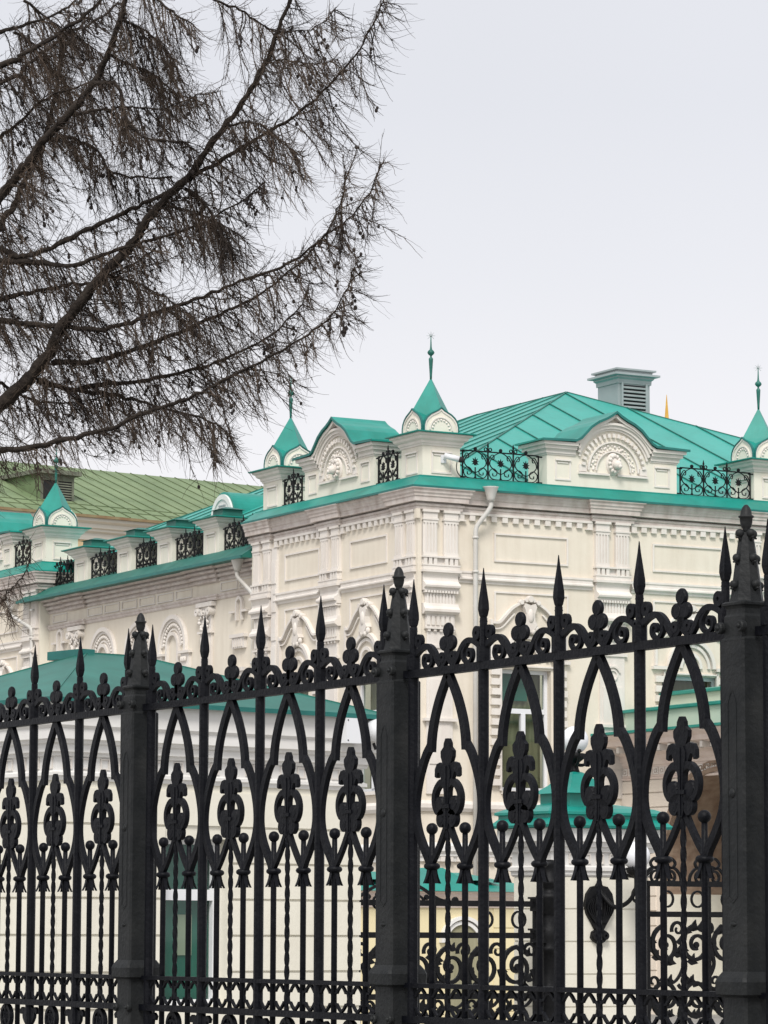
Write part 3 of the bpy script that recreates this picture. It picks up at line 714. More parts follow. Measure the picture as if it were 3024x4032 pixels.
for cy in (10.08, 12.56, 14.82, 17.36): pedestal(.68, cy, 10.02, 10.77, 10.97, pal, dome=False, hw=.41)

def gable(T, u0, u1, back, flip=1):
    c = (u0+u1)/2; D = -.14
    og = [(.98, 11.81), (.88, 11.86), (.76, 11.98), (.62, 12.12), (.44, 12.235), (.26, 12.31), (.12, 12.385), (0, 12.47)]
    top = og+[(-a, z) for a, z in og[-2::-1]]
    m = MB(T); m.poly([(u0, 10.80), (u1, 10.80), (u1, 11.76), (c+.98, 11.76)]+[(c+a, z-.03) for a, z in top]+[(c-.98, 11.76), (u0, 11.76)], D-.75, D)
    b = m.build('gable_parapet', WALLB, pal)
    # horizontal cornice pieces either side of the arch, returning round the ends
    for lo, hi, e0, e1 in ((u0, c-.93, 1, 0), (c+.93, u1, 0, 1)):
        m = MB(T)
        for z0, z1, o in ((11.50, 11.535, .02), (11.535, 11.60, .045), (11.60, 11.625, .06), (11.625, 11.70, .10), (11.70, 11.77, .155)):
            m.box(lo-o*e0, hi+o*e1, D-.75-o, D+o, z0, z1)
        m.build('parapet_cornice', TRIM, b)
    m = MB(T)
    C = 11.24
    m.arc(c, C, .86, .905, 18, 162, D, D+.045, 36); m.arc(c, C, .905, .97, 22, 158, D, D+.08, 36); m.arc(c, C, .97, 1.02, 26, 154, D, D+.12, 36)
    for s in (-1, 1):
        m.strip([(c+s*a, z-.055) for a, z in og], .06, D, D+.15)
    m.build('arch_moulding', TRIM, b)
    m = MB(T)
    for i in range(19):
        a = radians(9+i*9); m.strip([(c+.715*cos(a), C+.715*sin(a)), (c+.80*cos(a), C+.80*sin(a))], .06, D, D+.07)
    for s in (-1, 1): m.box(*sorted((c+s*.66, c+s*.84)), D, D+.035, 11.20, 11.34)
    m.arc(c, C, .60, .635, 0, 180, D, D+.05, 30)
    random.seed(7)
    for i in range(48):
        a = radians(3+i*3.7); r = .50+.05*sin(i*2.4); m.ball(c+r*cos(a), D+.005, C+r*sin(a), random.uniform(.022, .036), 6, 5)
    m.arc(c, C, .41, .435, 0, 180, D, D+.05, 26)
    m.box(c-.86, c-.1, D, D+.06, 11.14, 11.185); m.box(c+.1, c+.86, D, D+.06, 11.14, 11.185)
    m.build('arch_ornament', TRIM, b)
    m = MB(T); m.ball(c, D, 11.40, .20, 16, 12, su=.85, sd=.55, sz=1.25); m.ball(c+.03*flip, D+.14, 11.37, .10, 10, 8, sd=1.1); m.ball(c+.05*flip, D+.22, 11.33, .05, 8, 6)
    for i in range(12):
        a = radians(i*30); m.ball(c+.12*cos(a), D+.09, 11.40+.17*sin(a), .045, 7, 5)
    m.build('lion_mask', TRIM, b)
    for q in (u0+.38, u1-.38):
        m = MB(T); frame_ring(m, q-.19, q+.19, 10.98, 11.42, .035, D, D+.02); m.box(q-.19, q+.19, D+.02, D+.045, 11.385, 11.42); m.box(q-.13, q+.13, D, D+.02, 11.335, 11.36)
        m.build('panel_moulding', TRIM, b)
    # ogee roof running back from the parapet
    st = [(u0-.22, 11.775), (c-1.0, 11.80)]+[(c-a, z+.0) for a, z in og[1:]]+[(c+a, z) for a, z in og[-2:0:-1]]+[(c+1.0, 11.80), (u1+.22, 11.775)]
    th = [(u, z+.035) for u, z in st]
    m = MB(T)
    full = th+st[::-1]
    n = len(st); vs = [(u, D+.20, z) for u, z in th]+[(u, D+.20, z) for u, z in st]
    ib = lambda i: back if 2 <= i < n-2 else D-.95
    vs += [(u, ib(i), z) for i, (u, z) in enumerate(th)]+[(u, ib(i), z) for i, (u, z) in enumerate(st)]
    fs = []
    for i in range(n-1):
        fs += [(i, i+1, n+i+1, n+i), (i, i+1, 2*n+i+1, 2*n+i), (n+i, n+i+1, 3*n+i+1, 3*n+i), (2*n+i, 2*n+i+1, 3*n+i+1, 3*n+i)]
    fs += [(0, n, 3*n, 2*n), (n-1, 2*n-1, 4*n-1, 3*n-1)]
    m.add(vs, fs); r = m.build('gable_roof', TEAL, b)
    m = MB(T); m.strip([(u, z+.012) for u, z in st], .05, D+.185, D+.205); m.build('roof_edge', TEALD, r)
    if back > -3:
        m = MB(T); m.poly([(c+a*.9, z-.02) for a, z in top]+[(c-.9, 11.2), (c+.9, 11.2)], back+.05, D-.75); m.build('gable_back', WALLB, b)
    return b
gable(RIGHT, 3.14, 6.36, -1.3)
gable(LEFT, 2.12, 5.24, -1.25)
gable(LEFT, 21.35, 24.4, -1.25, -1)

def railing(T, u0, u1, z0, d, n, h=.58, name='parapet_railing'):
    m = MB(T); w = (u1-u0)/n; r = .011
    def bar(p, q, t=.022): m.strip([p, q], t, d-r, d+r)
    bar((u0, z0), (u1, z0), .026); bar((u0, z0+h), (u1, z0+h), .026)
    for i in range(n+1): bar((u0+i*w, z0), (u0+i*w, z0+h+(.05 if 0 < i < n else 0)), .026)
    for s in (u0-.02, u1+.02):
        bar((s-.07, z0+.02), (s+.07, z0+.02), .03); bar((s-.07, z0+h-.02), (s+.07, z0+h-.02), .03)
    for i in range(n):
        c = u0+(i+.5)*w; k = w*.5
        bar((c, z0), (c, z0+h*.42), .02)
        for s in (-1, 1):
            X = lambda p: [(c+s*a*k, z0+h*z) for a, z in p]
            m.strip(X(crv([(.05, .08), (.1, .03), (.6, .04), (.85, .14), (.9, .3), (.6, .42), (.3, .32), (.35, .18), (.6, .16), (.62, .25)], 3)), .015, d-r, d+r)
            m.strip(X(crv([(.98, .20), (.6, .42), (.15, .62)][:0]+[(0, .22), (.5, .36), (.85, .55), (.75, .75), (.4, .92), (.05, 1.0)], 3)), .016, d-r, d+r)
            m.strip(X(crv([(.95, .5), (.92, .72), (.7, .9), (.52, .86), (.55, .74), (.68, .74)], 3)), .014, d-r, d+r)
        star = []
        for q in range(18):
            a = pi/2+q*pi/9; rr = .105 if q % 2 == 0 else .05
            if q in (8, 10): rr *= .7
            star.append((c+rr*cos(a)*.85, z0+h*.60+rr*sin(a)))
        m.poly(star, d-.012, d+.012)
        m.disc(c, z0+h+.045, .04, d-.02, d+.02, 10)
        if i: 
            b = u0+i*w
            m.poly([(b, z0+h+.20), (b+.022, z0+h+.12), (b, z0+h+.04), (b-.022, z0+h+.12)], d-.008, d+.008)
            for s in (-1, 1): m.arc(b+s*.055, z0+h+.05, .025, .042, 0, 360, d-.01, d+.01, 12)
    return m.build(name, IRON2, pal)
railing(RIGHT, 1.12, 2.94, 10.87, -.16, 3); railing(RIGHT, 6.46, 8.26, 10.87, -.16, 3)
railing(LEFT, 1.16, 1.98, 10.87, -.16, 2); railing(LEFT, 5.40, 6.24, 10.87, -.16, 2)
for a, b, n in ((7.65, 9.5, 4), (10.62, 12.02, 3), (13.1, 14.25, 3), (15.32, 16.85, 3), (17.88, 19.2, 3)): railing(LEFT, a, b, 10.17, -.33, n, h=.56)
railing(LEFT, 20.28, 21.25, 10.87, -.16, 2)

# ---- main hip roof with standing seams
zb = 10.80; SL = .425; A0 = (9.4, 9.4, 14.54); RY = 13.8; A1 = (9.4, RY, 14.54)
C = [(.6, .6, zb), (18.2, .6, zb), (18.2, 22.6, zb), (.6, 22.6, zb)]
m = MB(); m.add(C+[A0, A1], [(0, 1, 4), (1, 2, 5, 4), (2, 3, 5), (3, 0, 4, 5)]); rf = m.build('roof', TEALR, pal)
m = MB()
def seam(p, q, r=.018): m.tube([p, q], r, 4, smooth=False)
def zl(x): return zb+(x-.6)*SL
u = 1.0
while u < 18.2:                       # front slope
    t = min(u-.6, 18.2-u); y1 = .6+t
    seam((u, .6, zb+.02), (u, y1, zb+t*SL+.02)); u += 1.18
v = 1.05
while v < 22.4:                       # left slope
    t = min(v-.6, 22.6-v, 8.8)
    seam((.6, v, zb+.02), (.6+t, v, zb+t*SL+.02)); v += 1.05
seam(C[0], A0, .03); seam(C[1], A0, .03); seam(C[3], A1, .03); seam(A0, A1, .03)
m.build('roof_seams', TEALG, rf)
# barrel dormer above the wing
m = MB(LEFT); cu, cz, D = 13.0, 11.42, -2.0
m.arc(cu, cz, 0, .62, 0, 180, -4.4, D, 20); m.box(cu-.62, cu+.62, -4.4, D, cz-.35, cz); dr = m.build('dormer', TEAL, rf)
m = MB(LEFT); m.arc(cu, cz, .44, .56, 0, 180, D, D+.05, 20); m.arc(cu, cz, 0, .44, 0, 180, D, D+.02, 20); m.box(cu-.60, cu+.60, D, D+.06, cz-.08, cz); m.build('dormer_front', TRIMW, dr)
m = MB(LEFT)
for i in range(5): m.box(cu-.30+i*.03, cu+.30-i*.03, D+.02, D+.04, cz+.04+i*.06, cz+.07+i*.06)
m.build('louvre', GREYM, dr)
# ventilation stack
m = MB(); x0, x1, y0, y1 = 10.93, 11.84, 9.5, 10.42; ZV = .95
m.box(x0, x1, y0, y1, 13.0, 14.02+ZV); vs_ = m.build('ventilation_stack', GREYM, rf)
m = MB(); sq = [(x0, y1), (x0, y0), (x1, y0), (x1, y1)]
m.sweep([(a, z+ZV) for a, z in [(-.1, 13.96), (.03, 13.96), (.035, 14.06), (.08, 14.10), (.08, 14.13), (.19, 14.15), (.19, 14.20), (.05, 14.215), (.05, 14.26), (.12, 14.28), (.12, 14.32), (-.1, 14.34), (-.2, 14.34)]], sq, closed=True)
m.frust(x0-.08, x1+.08, y0-.08, y1+.08, 14.32+ZV, 14.38+ZV, .4, .4); m.build('stack_cap', GREYM, vs_)
m = MB(RIGHT); m.box(11.05, 11.70, -y0+.002, -y0+.008, 13.2+ZV, 13.93+ZV); m.build('louvre_void', DARK, vs_)
m = MB(RIGHT)
for i in range(9):
    z = 13.88+ZV-i*.095; m.prof([(-y0+.01, z), (-y0+.014, z+.012), (-y0+.05, z-.03), (-y0+.046, z-.045)], 11.05, 11.70)
m.box(11.0, 11.05, -y0+.002, -y0+.05, 14.0, 14.93); m.box(11.70, 11.75, -y0+.002, -y0+.05, 14.0, 14.93); m.build('louvre', GREYM, vs_)

# ---- downpipes
def pipe(T, uf, df, zf, up, dp, zbot=.3):
    m = MB(T)
    n = 18; prof = [(.075, zf-.30), (.085, zf-.24), (.155, zf-.02), (.17, zf)]
    m.lathe(uf, df, prof, n); o = m.build('rain_funnel', PIPE)
    m = MB(T); m.tube(crv3([(uf, df, zf-.28), (uf, df, zf-.40), (uf+(up-uf)*.3, df+(dp-df)*.3, zf-.55), (up-(up-uf)*.1, dp-(dp-df)*.1, zf-.80), (up, dp, zf-.95), (up, dp, zbot)]), .049, 12)
    for z in (8.9, 7.5, 9.6): m.lathe(up, dp, [(.064, z), (.068, z+.02), (.064, z+.05)], 12)
    p = m.build('downpipe', PIPE, pal); o.parent = p
    return p
def crv3(p): return smooth_pts(p[:-1], 3)+[p[-1]]
pipe(RIGHT, 1.52, .30, 10.66, 1.26, .13)
pipe(LEFT, 7.95, .12, 9.88, 7.62, -.12)
pipe(LEFT, 20.6, .20, 10.0, 19.45, .12)
# security camera on the corner pedestal
t = empty('security_camera', (0, 0, 0), 0, 'small white security camera fixed to the corner parapet pedestal, black cable', 'camera')
t.parent = None; t.location = pal.location; t.rotation_euler = pal.rotation_euler
m = MB(RIGHT); m.box(.58, .70, -.125, -.09, 11.14, 11.30); m.tube([(.64, -.10, 11.22), (.68, .02, 11.25)], .022, 8); m.build('bracket', WHITE, t)
m = MB(RIGHT); m.tube([(.60, .0, 11.28), (.86, .16, 11.20)], .058, 10, .062, smooth=True); m.build('camera_body', WHITE, t)
m = MB(RIGHT); m.tube([(.86, .16, 11.20), (.93, .20, 11.18)], .064, 10, .05); m.build('lens_hood', DARK, t)
m = MB(RIGHT); m.tube(crv3([(.84, .10, 11.15), (.84, .08, 11.04), (.90, .02, 10.95), (1.0, -.05, 10.90), (1.10, -.12, 10.90), (1.2, -.15, 10.90)]), .011, 6); m.build('cable', DARK, t)
# ------------------------------------------------------------------ helpers for other buildings
def root_at(x, y, ang, name, label, cat, group=None): return empty(name, (x, y, 0), frame_for(ang), label, cat, group)
# ------------------------------------------------------------------ guard house
gh = root_at(-2.8934, 31.0, radians(49.4), 'guard_house', 'small pale yellow guard house with dull green hipped roof, close behind the fence', 'building')
GW, GD = 3.52, 2.5
win = (1.20, 1.93, .95, 2.46)
wall_grid(RIGHT, 0, GW, 0, 3.3, [win], depth=.15, mtl=WALLB, parent=gh)
wall_grid(LEFT, 0, GD, 0, 3.3, [], mtl=WALLB, parent=gh)
m = MB(); m.box(GW-.02, GW, .002, GD, 0, 3.3); m.box(.002, GW-.02, GD-.02, GD, 0, 3.3); m.build('wall', WALLB, gh)
m = MB(RIGHT); z = .27
while z < 2.9:
    z1 = min(z+.308, 2.95)
    for a, b in (((0.002, GW),) if (z1 < win[2] or z > win[3]) else ((.002, win[0]-.01), (win[1]+.01, GW))): m.box(a, b, 0, .022, z, z1)
    z += .33
m2 = MB(LEFT); z = .27
while z < 2.9: m2.box(-.022, GD, 0, .022, z, min(z+.308, 2.95)); z += .33
n = len(m.v); m.v += m2.v; m.f += [tuple(i+n for i in f) for f in m2.f]; m.sm += m2.sm
m.build('rustication', WALLB, gh)
pg = [(0, GD), (0, 0), (GW, 0), (GW, GD)]
m = MB(); m.sweep([(-.05, 2.95), (.02, 2.95), (.03, 2.985), (.05, 2.99), (.05, 3.02), (.02, 3.035), (.02, 3.16), (.05, 3.165), (.055, 3.19), (.09, 3.20), (.09, 3.265), (.12, 3.275), (.13, 3.30), (.16, 3.31), (.16, 3.40), (.19, 3.43), (.19, 3.635), (-.05, 3.64)], pg, closed=True)
c_ = m.build('cornice', TRIMW, gh)
m = MB(RIGHT)
for i in range(17): 
    u = .04+i*.207; frame_ring(m, u, u+.10, 3.05, 3.15, .012, .02, .032)
for T_ in (LEFT,):
    m2 = MB(LEFT)
    for i in range(12): u = .04+i*.207; frame_ring(m2, u, u+.10, 3.05, 3.15, .012, .02, .032)
    n = len(m.v); m.v += m2.v; m.f += [tuple(i+n for i in f) for f in m2.f]; m.sm += m2.sm
m.build('dentil_row', TRIM, c_)
o_ = .26; zc = 3.655
C = [(-o_, -o_, zc), (GW+o_, -o_, zc), (GW+o_, GD+o_, zc), (-o_, GD+o_, zc), (1.18, 1.22, 4.215), (1.80, 1.22, 4.215)]
m = MB(); m.add(C, [(0, 1, 5, 4), (1, 2, 5), (2, 3, 4, 5), (3, 0, 4), (3, 2, 1, 0)]); r_ = m.build('roof', TEALG, gh)
m = MB(); m.sweep([(-.02, zc-.02), (.012, zc-.03), (.015, zc+.012), (-.02, zc+.014)], [(-o_, GD+o_), (-o_, -o_), (GW+o_, -o_), (GW+o_, GD+o_)], closed=True); m.build('roof_edge', TEALD, r_)
m = MB(); seam = lambda p, q, r=.008: m.tube([p, q], r, 4, smooth=False)
seam(C[0], C[4], .012); seam(C[1], C[5], .012); seam(C[3], C[4], .012); seam(C[4], C[5], .012)
m.build('roof_seams', TEALG, r_)
m = MB(); m.box(1.10, 1.26, 1.2, 1.75, 4.17, 4.25); m.build('ridge_cap', TEALD, r_)
m = MB(RIGHT); a, b, c, e = win; D = -.15
m.box(a, a+.05, D-.04, D+.02, c, e); m.box(b-.07, b, D-.04, D+.02, c, e); m.box(a+.05, b-.07, D-.04, D+.02, 1.90, 2.0); m.box(a+.05, b-.07, D-.04, D+.02, e-.05, e); m.box(a+.05, b-.07, D-.04, D+.02, c, c+.05)
f = m.build('window', WHITE, gh)
m = MB(RIGHT); m.add([(a, D-.03, c), (b, D-.03, c), (b, D-.03, e), (a, D-.03, e)], [(0, 1, 2, 3)]); m.build('pane', GLASS, f)
m = MB(RIGHT); m.box(a, b, D-.12, D-.10, c, e); m.build('blind', BLIND, f)
m = MB(RIGHT); m.box(a+.34, a+.50, D-.098, D-.085, c+.45, c+.82); m.build('painted_reflection', MINT, f)  # pale panel stands in for a white window reflected in the lower sash
# utility box and wall lamp on its right corner
t = root_at(-2.8934, 31.0, radians(49.4), 'utility_box', 'white metal utility box with screws under the guard house eave', 'box')
m = MB(RIGHT); m.box(3.10, 3.33, .19, .30, 3.385, 3.62); m.build('box_body', WHITE, t)
m = MB(RIGHT)
for u, z in ((3.12, 3.41), (3.31, 3.41), (3.12, 3.60)): m.ball(u, .30, z, .008, 8, 5)
m.build('screws', DARK, t)
t = root_at(-2.8934, 31.0, radians(49.4), 'floodlight', 'small round white floodlight at the right end of the guard house eave', 'lamp')
m = MB(RIGHT); m.tube([(3.46, .20, 3.52), (3.52, .26, 3.52), (3.56, .30, 3.52)], [.10, .115, .09], 16); m.build('lamp_body', WHITE, t)
m = MB(RIGHT); m.tube([(3.52, .2, 3.40), (3.53, .22, 3.34)], .015, 6); m.build('bracket', DARK, t)

# ------------------------------------------------------------------ gate pillar with little roof
PX, PY, PA = 1.688, 35.0, radians(56)
gp = root_at(PX, PY, PA, 'gate_pavilion', 'cream masonry gate pier with tiered teal roof and dentil cornice behind the fence', 'gate pier')
PW, PD = 1.22, .62
m = MB(); m.box(0, PW, 0, PD, 0, 2.7); w_ = m.build('wall', WALLB, gp)
m = MB(RIGHT); z = .24
while z < 2.15: m.box(0, PW, 0, .012, z, z+.31); z += .325
m.build('rustication', WALLB, gp)
m = MB(LEFT); z = .24
while z < 2.15: m.box(-.012, PD, 0, .012, z, z+.31); z += .325
m.build('rustication', WALLB, gp)
pg = [(0, PD), (0, 0), (PW, 0), (PW, PD)]
m = MB(); m.sweep([(-.05, 2.18), (.015, 2.18), (.03, 2.20), (.03, 2.23), (.05, 2.24), (.05, 2.275), (.02, 2.29), (.02, 2.42), (.05, 2.43), (.06, 2.47), (.09, 2.48), (.10, 2.52), (.13, 2.53), (.13, 2.66), (-.05, 2.67)], pg, closed=True)
c_ = m.build('cornice', TRIMW, gp)
m = MB(RIGHT)
for i in range(7):
    u = .03+i*.17; frame_ring(m, u, u+.10, 2.31, 2.41, .012, .02, .034)
m.build('dentil_row', TRIM, c_)
m = MB(); m.sweep([(-.3, 2.665), (.18, 2.665), (.19, 2.69), (.12, 2.76), (.12, 2.79), (.15, 2.80), (.15, 2.825), (.05, 2.87), (-.3, 2.93)], pg, closed=True)
m.box(.15, PW-.15, .15, PD-.15, 2.6, 2.90); r_ = m.build('roof', TEAL, gp)
m = MB(); cu, cv = .52, .30
m.box(cu-.25, cu+.25, cv-.25, cv+.25, 2.86, 3.02); m.box(cu-.28, cu+.28, cv-.28, cv+.28, 2.86, 2.90)
m.frust(cu-.31, cu+.31, cv-.31, cv+.31, 3.02, 3.055, .04, .04)
m.lathe(cu, cv, [(.38, 3.05), (.27, 3.11), (.20, 3.17), (.13, 3.22), (.07, 3.245)], 4, smooth=False, rot=pi/4)
m.build('lantern_base', TEAL, r_)
def globe(t, u, d, z, r, T=RIGHT):
    m = MB(T); m.ball(u, d, z, r, 28, 18); m.build('globe_shade', GLOBE, t)
t = root_at(PX, PY, PA, 'roof_lamp', 'white globe lamp with black leafy iron holder standing on the gate pier roof', 'lamp')
globe(t, cu, -cv, 3.57, .142)
m = MB(RIGHT); m.lathe(cu, -cv, [(.06, 3.23), (.045, 3.27), (.035, 3.32), (.06, 3.35), (.10, 3.38), (.12, 3.43), (.10, 3.435)], 16); m.build('holder', IRON2, t)
for q in range(4):
    a = q*pi/2+.4; m = MB(RIGHT)
    m.tube(smooth_pts([(cu, -cv, 3.33), (cu+.08*cos(a), -cv+.08*sin(a), 3.315), (cu+.16*cos(a), -cv+.16*sin(a), 3.36), (cu+.20*cos(a), -cv+.20*sin(a), 3.44)], 4), .020, 6, .010); m.ball(cu+.2*cos(a), -cv+.2*sin(a), 3.45, .022, 8, 6); m.build('scroll_arm', IRON2, t)
t = root_at(PX, PY, PA, 'wall_lamp', 'white globe lamp on a black scrolled bracket with shell plaque on the gate pier wall', 'lamp')
su, sz = .57, 1.90
m = MB(RIGHT)
sh = [(0, .24), (.04, .19), (.10, .18), (.16, .11), (.185, .0), (.16, -.09), (.09, -.19), (.05, -.25), (.09, -.27), (.105, -.33), (.06, -.37), (0, -.40)]
m.poly([(su+a, sz+b) for a, b in sh]+[(su-a, sz+b) for a, b in sh[::-1]], .01, .05)
m.build('shell_plaque', IRON2, t)
m = MB(RIGHT)
for s in (-1, 1):
    for k in range(5):
        m.strip(crv([(su+s*(.02+k*.012), sz-.18), (su+s*(.05+k*.028), sz-.04), (su+s*(.03+k*.022), sz+.10-k*.01)], 4), .012, .05, .072)
    m.arc(su+s*.06, sz-.31, .015, .04, 0, 360, .04, .075, 12)
m.build('shell_ribs', IRON2, t)
m = MB(RIGHT); m.tube(smooth_pts([(su, .06, sz+.12), (su+.06, .20, sz-.02), (su+.12, .34, sz+.02), (su+.16, .42, sz+.14), (su+.17, .42, sz+.28)], 5), .026, 8, .018)
m.strip(spiral(su+.24, sz+.08, .10, .02, 90, 420), .018, .36, .385); m.build('bracket_arm', IRON2, t)
m = MB(RIGHT); m.lathe(su+.17, .42, [(.02, 2.16), (.05, 2.19), (.09, 2.215), (.11, 2.26), (.10, 2.27)], 14)
for q in range(3):
    a = q*2*pi/3+.3; m.tube(smooth_pts([(su+.17, .42, 2.18), (su+.17+.12*cos(a), .42+.12*sin(a), 2.20), (su+.17+.2*cos(a), .42+.2*sin(a), 2.28)], 4), .022, 6, .004)
m.build('holder', IRON2, t)
globe(t, su+.17, .42, 2.39, .142)

# ------------------------------------------------------------------ scroll gates and their ornate post
def ornate_post(u, d, zt, label):
    t = root_at(PX, PY, PA, 'gate_post', label, 'gate post', 'ornate iron gate posts')
    m = MB(RIGHT); P = [(.085, 0), (.085, .2), (.06, .25), (.055, 1.0), (.07, 1.03), (.055, 1.06), (.05, 1.42), (.075, 1.44), (.08, 1.47), (.055, 1.50), (.085, 1.56), (.085, 1.66), (.06, 1.70), (.075, 1.76), (.06, 1.80), (.095, 1.83), (.095, 1.96), (.105, 1.98), (.06, 2.01), (.05, 2.06), (.085, 2.10), (.09, 2.13), (.05, 2.17), (.045, 2.27), (.06, 2.30), (.03, 2.34)]
    m.lathe(u, d, [(r*1.3, z*zt/2.34) for r, z in P], 10); m.build('column', IRON2, t)
    for z in (1.62, 1.93):
        m = MB(RIGHT); m.box(u-.20, u-.05, d-.05, d+.05, z-.10, z+.02); m.box(u-.22, u-.05, d-.06, d+.06, z+.02, z+.04); m.build('hinge', IRON2, t)
    return t
ornate_post(-.12, .12, 2.34, 'black ringed cast iron gate post at the left side of the cream gate pier')
def scroll_leaf(label, u0, u1, zb_, za, ztop, crest, seed, loc=(PX, PY), d=.10):
    t = root_at(loc[0], loc[1], PA, 'scroll_gate', label, 'gate', 'wrought iron scroll gates')
    m = MB(RIGHT); w = .035
    for z in (za, za-.31, 1.0, .25): m.box(u0, u1, d-.03, d+.03, z-.028, z+.028)
    for u in (u0+.02, u1-.02, (u0+u1)/2): m.box(u-.02, u+.02, d-.018, d+.018, .25, za-.02)
    m.build('gate_frame', IRON2, t)
    random.seed(seed); k = 0; um = u0+.25
    while um < u1-.1:
        for zc in (za-.62, za-1.15):
            s = 1 if k % 2 == 0 else -1
            m = MB(RIGHT)
            m.strip(spiral(um, zc, .20, .035, 90*s, 90*s+s*560, 34), .042, d-.016, d+.016, .028)
            q = um+s*.18
            m.strip(crv([(q, zc-.02), (q+s*.05, zc-.2), (q-s*.05, zc-.36), (q-s*.22, zc-.42)]), .042, d-.012, d+.012, .018)
            m.strip(spiral(q-s*.02, zc+.16, .085, .02, 200, 200-s*420, 20), .036, d-.01, d+.01, .018)
            for j in range(8):
                a = random.uniform(0, 2*pi); r = .18; cu_, cz_ = um+r*cos(a), zc+r*sin(a); K9 = random.uniform(1.2, 1.9)
                m.poly([(cu_+K9*p, cz_+K9*q_) for p, q_ in ((-.03, 0), (-.005, .018), (.02, .045), (.022, .01), (.045, -.01), (0, -.02))], d-.01, d+.01)
            m.disc(um, zc, .035, d-.015, d+.015, 12)
            m.build('scroll', IRON2, t); k += 1
        m = MB(RIGHT); m.strip(crv([(um-.2, za-.29), (um-.08, za-.08), (um+.06, za-.25), (um+.2, za-.05)]), .016, d-.008, d+.008) if False else m.arc(um+.02, za-.155, .07, .09, 0, 360, d-.01, d+.01, 18)
        if um > u1-.9 or crest != 'peak': m.build('ring', IRON2, t)
        um += .40
    m = MB(RIGHT)
    if crest == 'peak':
        c = -1.93
        for s in (-1, 1):
            m.strip(crv([(c, ztop), (c+s*.25, ztop-.07), (c+s*.48, ztop-.19), (c+s*.66, ztop-.22)]), .028, d-.012, d+.012)
            m.disc(c+s*.68, ztop-.20, .035, d-.02, d+.02, 10)
            for i in range(5): m.disc(c+s*(.12+i*.11), ztop-.13-i*.022, .028, d-.015, d+.015, 10)
            m.strip(spiral(c+s*.22, ztop-.24, .10, .02, 0, 400, 18), .018, d-.01, d+.01)
    else:
        for c in (u0+.22, u0+.80, u0+1.38):
            for s in (-1, 1):
                X = lambda p: [(c+s*a, z) for a, z in p]
                m.strip(X(crv([(.02, ztop-.02), (.10, ztop), (.16, ztop-.05), (.12, ztop-.10), (.05, ztop-.08)])), .024, d-.012, d+.012)
                m.strip(X(crv([(.03, ztop-.12), (.14, ztop-.10), (.22, ztop-.17), (.24, ztop-.27)])), .026, d-.012, d+.012)
                m.strip(X(spiral(.10, ztop-.20, .075, .02, 120, -200, 18)), .022, d-.012, d+.012)
            m.box(c-.02, c+.02, d-.01, d+.01, za, ztop-.02)
    m.build('crest', IRON2, t); return t
scroll_leaf('black wrought iron scroll gate between the guard house and the cream gate pier', -2.75, -.26, 0, 1.90, 2.13, 'peak', 3)
scroll_leaf('black wrought iron scroll gate right of the cream gate pier, with curled crest', 1.12, 2.75, 0, 2.12, 2.38, 'curl', 5)

# ------------------------------------------------------------------ entrance portico on the right facade
po = empty('entrance_portico', tuple(pal.location), pal.rotation_euler.z, 'pinkish beige arched porch with stepped pale green attic and teal copings, at right', 'portico')
X0 = 4.87; D = -X0
cu, R_, zs = -3.62, 2.06, 2.78
m = MB(LEFT)
def wl(a, b, z0, z1): m.add([(a, D, z0), (b, D, z0), (b, D, z1), (a, D, z1)], [(0, 1, 2, 3)])
wl(cu+R_, 0, 0, 5.1); wl(-8, cu-R_, 0, 5.1); N = 28
for i in range(N):
    a0, a1 = pi*i/N, pi*(i+1)/N
    p, q = (cu+R_*cos(a0), zs+R_*sin(a0)), (cu+R_*cos(a1), zs+R_*sin(a1))
    m.add([(p[0], D, p[1]), (q[0], D, q[1]), (q[0], D, 5.1), (p[0], D, 5.1)], [(0, 1, 2, 3)])
pw = m.build('wall', BEIGE, po)
z = .3; mA, mB = MB(LEFT), MB(LEFT)
while z < 4.7:
    z1 = min(z+.27, 4.74)
    def lim(s):
        zz = max(z1-zs, 0) if z1 > zs else 0
        return cu+s*sqrt(max(R_*R_-zz*zz, 0)) if z1 > zs else cu+s*R_
    mA.box(lim(1)+.30, 0, D, D+.03, z, z1); mB.box(-8, lim(-1)-.30, D, D+.03, z, z1); z += .30
mA.build('rustication', BEIGE, pw); mB.build('rustication', BEIGE, pw)
m = MB(LEFT); m.arc(cu, zs, R_, R_+.09, 0, 180, D, D+.07, 40); m.arc(cu, zs, R_+.13, R_+.24, 0, 180, D, D+.04, 40); m.build('archivolt', BROWN, pw)
m = MB(LEFT); m.arc(cu, zs, R_, R_+.04, 0, 180, D-1.6, D, 40); m.box(cu+R_, cu+R_+.04, D-1.6, D, 2.42, zs); m.box(cu-R_-.04, cu-R_, D-1.6, D, 2.42, zs)
m.box(cu-R_-.3, cu+R_+.3, D-1.66, D-1.6, 2.9, 5.1); m.build('vault', BROWN, po)
m = MB(LEFT); m.box(cu-R_-.3, cu+R_+.3, D-1.66, D-1.6, 0, 2.9); m.box(cu+R_-.02, cu+R_+.04, D-1.6, D, 0, 2.42); m.box(cu-R_-.04, cu-R_+.02, D-1.6, D, 0, 2.42); m.build('inner_wall', WALLB, po)
pth = [(X0, 0), (X0, -8), (12.0, -8)]
m = MB(); m.sweep([(-.1, 4.76), (.03, 4.76), (.04, 4.80), (.02, 4.82), (.02, 5.04), (.05, 5.06), (.06, 5.12), (.10, 5.16), (.12, 5.24), (.22, 5.30), (.24, 5.36), (.36, 5.40), (.56, 5.44), (.58, 5.54), (.66, 5.60), (.72, 5.655), (-.1, 5.66)], pth)
c_ = m.build('cornice', PINK, po)
m = MB(LEFT)
for i in range(20): u = -.2-i*.38; m.box(u-.09, u, D+.12, D+.52, 5.30, 5.42)
